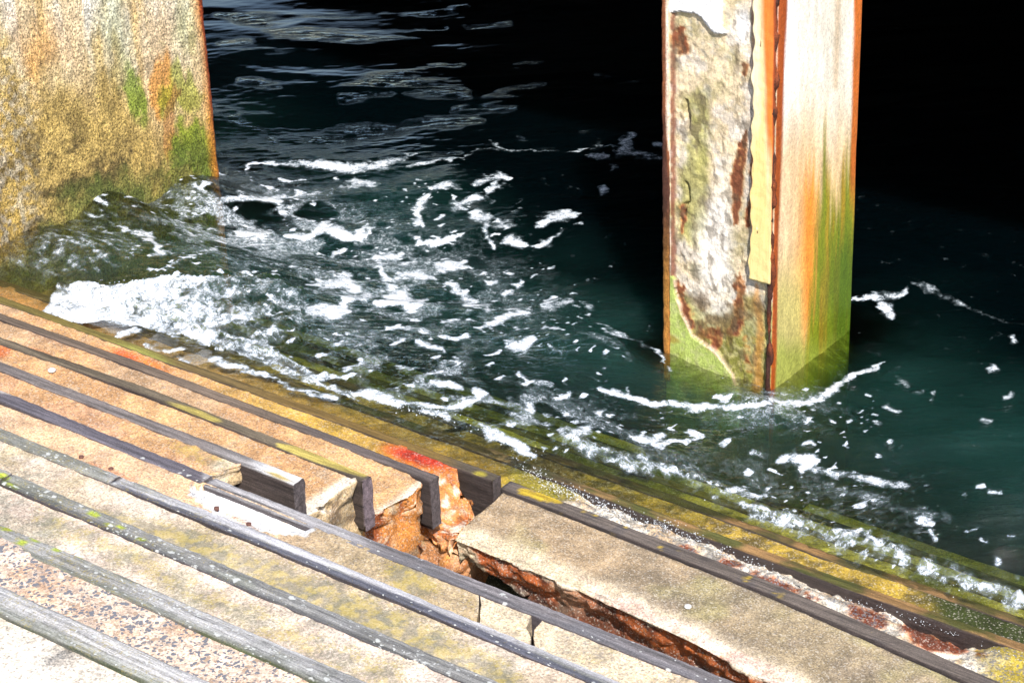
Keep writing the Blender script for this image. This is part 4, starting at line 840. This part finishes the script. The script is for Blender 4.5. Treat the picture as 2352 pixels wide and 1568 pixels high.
# path through the water is short just in front of the pillar and the wall
dxp = np.maximum(np.maximum(XL-x, x-XR), 0); dyp = np.maximum(YF-y, 0)*(y < YB) + np.maximum(y-YB, 0)
dp = np.hypot(dxp, dyp); dw = np.maximum(x+5.9, 0)+np.maximum(y-1.18, 0)*2
path = np.minimum(depth*1.25, np.minimum(dp*2.8+.03, dw*.75+.02))
def water_col(P, N):
    return np.stack([path, foam, ss(.42, 2.0, y+.35*fbm(Rw, 1.6, 3, 960))], -1), np.stack([rough, near, gust], -1)  # last colour channel: painted darkening outward, standing for pier shade
gust = gust0
idx = np.arange(nx*ny).reshape(nx, ny)
faces = np.stack([idx[:-1, :-1], idx[1:, :-1], idx[1:, 1:], idx[:-1, 1:]], -1).reshape(-1, 4)
def water_mat():
    t = NT('sea_water'); a = t.attr('Col'); s = t.n('ShaderNodeSeparateColor'); t.l(a.outputs['Vector'], s.inputs[0])
    path_, foam_ = s.outputs[0], s.outputs[1]
    m = t.attr('Msk'); s2 = t.n('ShaderNodeSeparateColor'); t.l(m.outputs['Vector'], s2.inputs[0])
    p = t.pos((1, 1, 1), 0); pr = t.pos((1, 1, 1), 0)
    # ripples, crests across the view
    mp = t.n('ShaderNodeMapping', vector_type='POINT'); g_ = t.n('ShaderNodeNewGeometry'); t.l(g_.outputs['Position'], mp.inputs[0]); mp.inputs['Rotation'].default_value = (0, 0, HEAD*-1*-1)
    mp2 = t.n('ShaderNodeMapping'); t.l(mp.outputs[0], mp2.inputs[0]); mp2.inputs['Scale'].default_value = (.38, 1.35, 1)
    r1 = t.noise(mp2.outputs[0], 24, 7, .72, .5); r2 = t.noise(mp2.outputs[0], 120, 4, .7, .5)
    h = t.math('ADD', t.math('MULTIPLY', r1, 1.0), t.math('MULTIPLY', r2, .30))
    b = t.n('ShaderNodeBump'); b.inputs['Strength'].default_value = 1.0; b.inputs['Distance'].default_value = .034; t.l(h, b.inputs['Height']); t.l(t.math('ADD', t.math('ADD', .02, t.math('MULTIPLY', t.math('SUBTRACT', 1.0, s.outputs[2]), .55)), t.math('MULTIPLY', s2.outputs[2], .42), clamp=True), b.inputs['Strength'])
    # foam mask
    n1 = t.noise(p, 55, 5, .7, .5); n2 = t.noise(p, 170, 3, .7)
    f = t.math('ADD', foam_, t.math('MULTIPLY', t.math('SUBTRACT', n1, .5), .95)); f = t.math('ADD', f, t.math('MULTIPLY', t.math('SUBTRACT', n2, .5), .38))
    v = t.vor(p, 120); f2 = t.math('SUBTRACT', f, t.math('MULTIPLY', t.ramp(v, ((.0, .40), (.30, 0))), 1.0))
    mask = t.ramp(f2, ((.46, .88), (0, 1)))
    mask = t.math('MULTIPLY', mask, t.ramp(f, ((.5, .95), (.72, 1))))
    pq = t.math('POWER', t.math('MULTIPLY', path_, 1.75), 2.2); op = t.math('SUBTRACT', 1.0, t.math('POWER', 2.718, t.math('MULTIPLY', pq, -1.0)))
    body = t.n('ShaderNodeSubsurfaceScattering', falloff='BURLEY'); body.inputs['Scale'].default_value = .5; body.inputs['Radius'].default_value = (.25, .7, .6); t.l(t.mix(t.ramp(s.outputs[2], ((.0, 1.0), (0.0, 1.0))), t.rgb((.011, .042, .035)), t.rgb((.0003, .0016, .0021))), body.inputs[0])  # body colour fades to near black outward, pier shade put into the colour
    tr = t.n('ShaderNodeBsdfTransparent')
    tc = t.n('ShaderNodeCombineColor')
    for i, k in enumerate((-1.3, -.7, -2.2)): t.l(t.math('POWER', 2.718, t.math('MULTIPLY', path_, k)), tc.inputs[i])
    t.l(tc.outputs[0], tr.inputs[0])
    m1 = t.n('ShaderNodeMixShader'); t.l(op, m1.inputs[0]); t.l(tr.outputs[0], m1.inputs[1]); t.l(body.outputs[0], m1.inputs[2])
    gl = t.n('ShaderNodeBsdfGlossy'); gl.inputs['Roughness'].default_value = .045; t.l(b.outputs[0], gl.inputs['Normal'])
    fr_ = t.n('ShaderNodeFresnel'); fr_.inputs[0].default_value = 1.33; t.l(b.outputs[0], fr_.inputs['Normal'])
    m2 = t.n('ShaderNodeMixShader'); t.l(fr_.outputs[0], m2.inputs[0]); t.l(m1.outputs[0], m2.inputs[1]); t.l(gl.outputs[0], m2.inputs[2])
    fb = t.n('ShaderNodeBump'); fb.inputs['Strength'].default_value = .9; fb.inputs['Distance'].default_value = .006
    t.l(t.math('ADD', f, t.math('MULTIPLY', v, .5)), fb.inputs['Height'])
    fo = t.n('ShaderNodeBsdfPrincipled'); t.l(t.mix(t.ramp(t.math('ADD', t.math('MULTIPLY', t.math('ADD', n1, n2), .5), t.math('MULTIPLY', foam_, .16)), ((.50, .74), (0, 1))), t.rgb((.26, .31, .37)), t.rgb((.74, .76, .80))), fo.inputs['Base Color']); fo.inputs['Roughness'].default_value = .5; t.l(fb.outputs[0], fo.inputs['Normal'])
    ve = t.n('ShaderNodeBsdfDiffuse'); ve.inputs[0].default_value = (.30, .38, .42, 1); t.l(fb.outputs[0], ve.inputs[1])
    va = t.math('MULTIPLY', t.ramp(t.math('ADD', foam_, t.math('MULTIPLY', t.math('SUBTRACT', n1, .5), .9)), ((.26, .92), (0, 1))), .30)
    mv = t.n('ShaderNodeMixShader'); t.l(va, mv.inputs[0]); t.l(m2.outputs[0], mv.inputs[1]); t.l(ve.outputs[0], mv.inputs[2]); m2 = mv
    m3 = t.n('ShaderNodeMixShader'); t.l(mask, m3.inputs[0]); t.l(m2.outputs[0], m3.inputs[1]); t.l(fo.outputs[0], m3.inputs[2])
    t.l(m3.outputs[0], t.out.inputs[0]); return t.m
# keep only the cells over the sea (not inland of the wall line)
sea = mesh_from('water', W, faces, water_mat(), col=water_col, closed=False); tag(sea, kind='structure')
bed = mesh_from('seabed', [(-260, -8, -1.35), (260, -8, -1.35), (260, 260, -1.35), (-260, 260, -1.35)], [(0, 1, 2, 3)], M_BED, smooth=False, closed=False); tag(bed, kind='structure')

# ------------------------------------------------------------------ bubbles and spray
def scatter(path_pts, n, spread, zf, rlo, rhi, skew=2.2):
    pts = A(path_pts, float); seg = np.hypot(*(pts[1:]-pts[:-1]).T); cum = np.concatenate([[0], np.cumsum(seg)])
    s = rng.random(n)*cum[-1]; cx = np.interp(s, cum, pts[:, 0]); cy = np.interp(s, cum, pts[:, 1])
    # clumped along the line
    cl = vnoise(s/14.0, 0, 0, 3); keep = rng.random(n) < ss(.25, .7, cl); cx, cy = cx[keep], cy[keep]
    cx += rng.normal(0, spread, len(cx))*1.6; cy += rng.normal(0, spread, len(cy))*.8
    r = rlo + (rhi-rlo)*rng.random(len(cx))**skew
    P = A([uz(a, b, zf(a, b)) for a, b in zip(cx, cy)]); return P, r
zt = lambda a, b: .004+.02*rng.random()
P1, r1 = scatter([(1215, 1075), (1260, 1112), (1330, 1140), (1420, 1178), (1500, 1200), (1560, 1220), (1640, 1262), (1700, 1290), (1760, 1310)], 1700, 9, zt, .0006, .0022, 1.6)
P2, r2 = scatter([(1800, 1330), (1860, 1362), (2050, 1400), (2120, 1430), (2250, 1475), (2352, 1520)], 300, 4, zt, .0006, .0017)
o = ico('foam_bubbles', np.concatenate([P1, P2]), np.concatenate([r1, r2])*1.0, M_FOAM, 1, .8); tag(o, 'white sea foam bubbles caught between the slab and the lower nosing', 'foam', kind='stuff')
P1, r1 = scatter([(160, 665), (240, 655), (400, 640), (560, 650), (690, 660)], 120, 9, lambda a, b: .09+.05*rng.random(), .0008, .0026)
P2, r2 = scatter([(p[0], p[1]-8) for p in FR], 160, 12, lambda a, b: -.15+.03*rng.random(), .0008, .0024)
P3, r3 = scatter([(820, 900), (900, 925), (1030, 960), (1130, 1000), (1240, 1060)], 200, 10, lambda a, b: .015+.02*rng.random(), .0008, .0026)
o = ico('sea_spray', np.concatenate([P1, P2, P3]), np.concatenate([r1, r2, r3]), M_FOAM, 1); tag(o, 'tiny white droplets of spray over the breaking wavelets', 'spray', kind='stuff')
# mussels on the inner side of the lower nosing
for i, (a, b) in enumerate([(1830, 1350), (1855, 1362), (1895, 1378), (1862, 1372)]):
    p = uz(a, b, -.02); o = ico('mussel', A([p]), A([.011]), M_SHELL, 2, .6); o.rotation_euler = (0, 0, .0); tag(o, 'black mussels clinging to the inner side of the brown nosing', 'mussel', 'mussels on the nosing')
for nm, (a, b), Z, r, lb in (('pebble', (119, 850), 3*RISE, .012, 'white pebble lying alone on the orange tread at left'), ('pebble', (369, 1634//1), 8*RISE, .01, None), ('pebble', (368, 1425), 8*RISE-.012, .009, 'round white pebble on the pebble-dashed tread'), ('pebble', (1580, 1392), .15, .010, 'white speck of shell lying on the sunken slab')):
    if lb is None: continue
    p = uz(a, b, Z+.004); o = ico(nm, A([p]), A([r]), M_STONE, 2, .5); tag(o, lb, 'pebble')
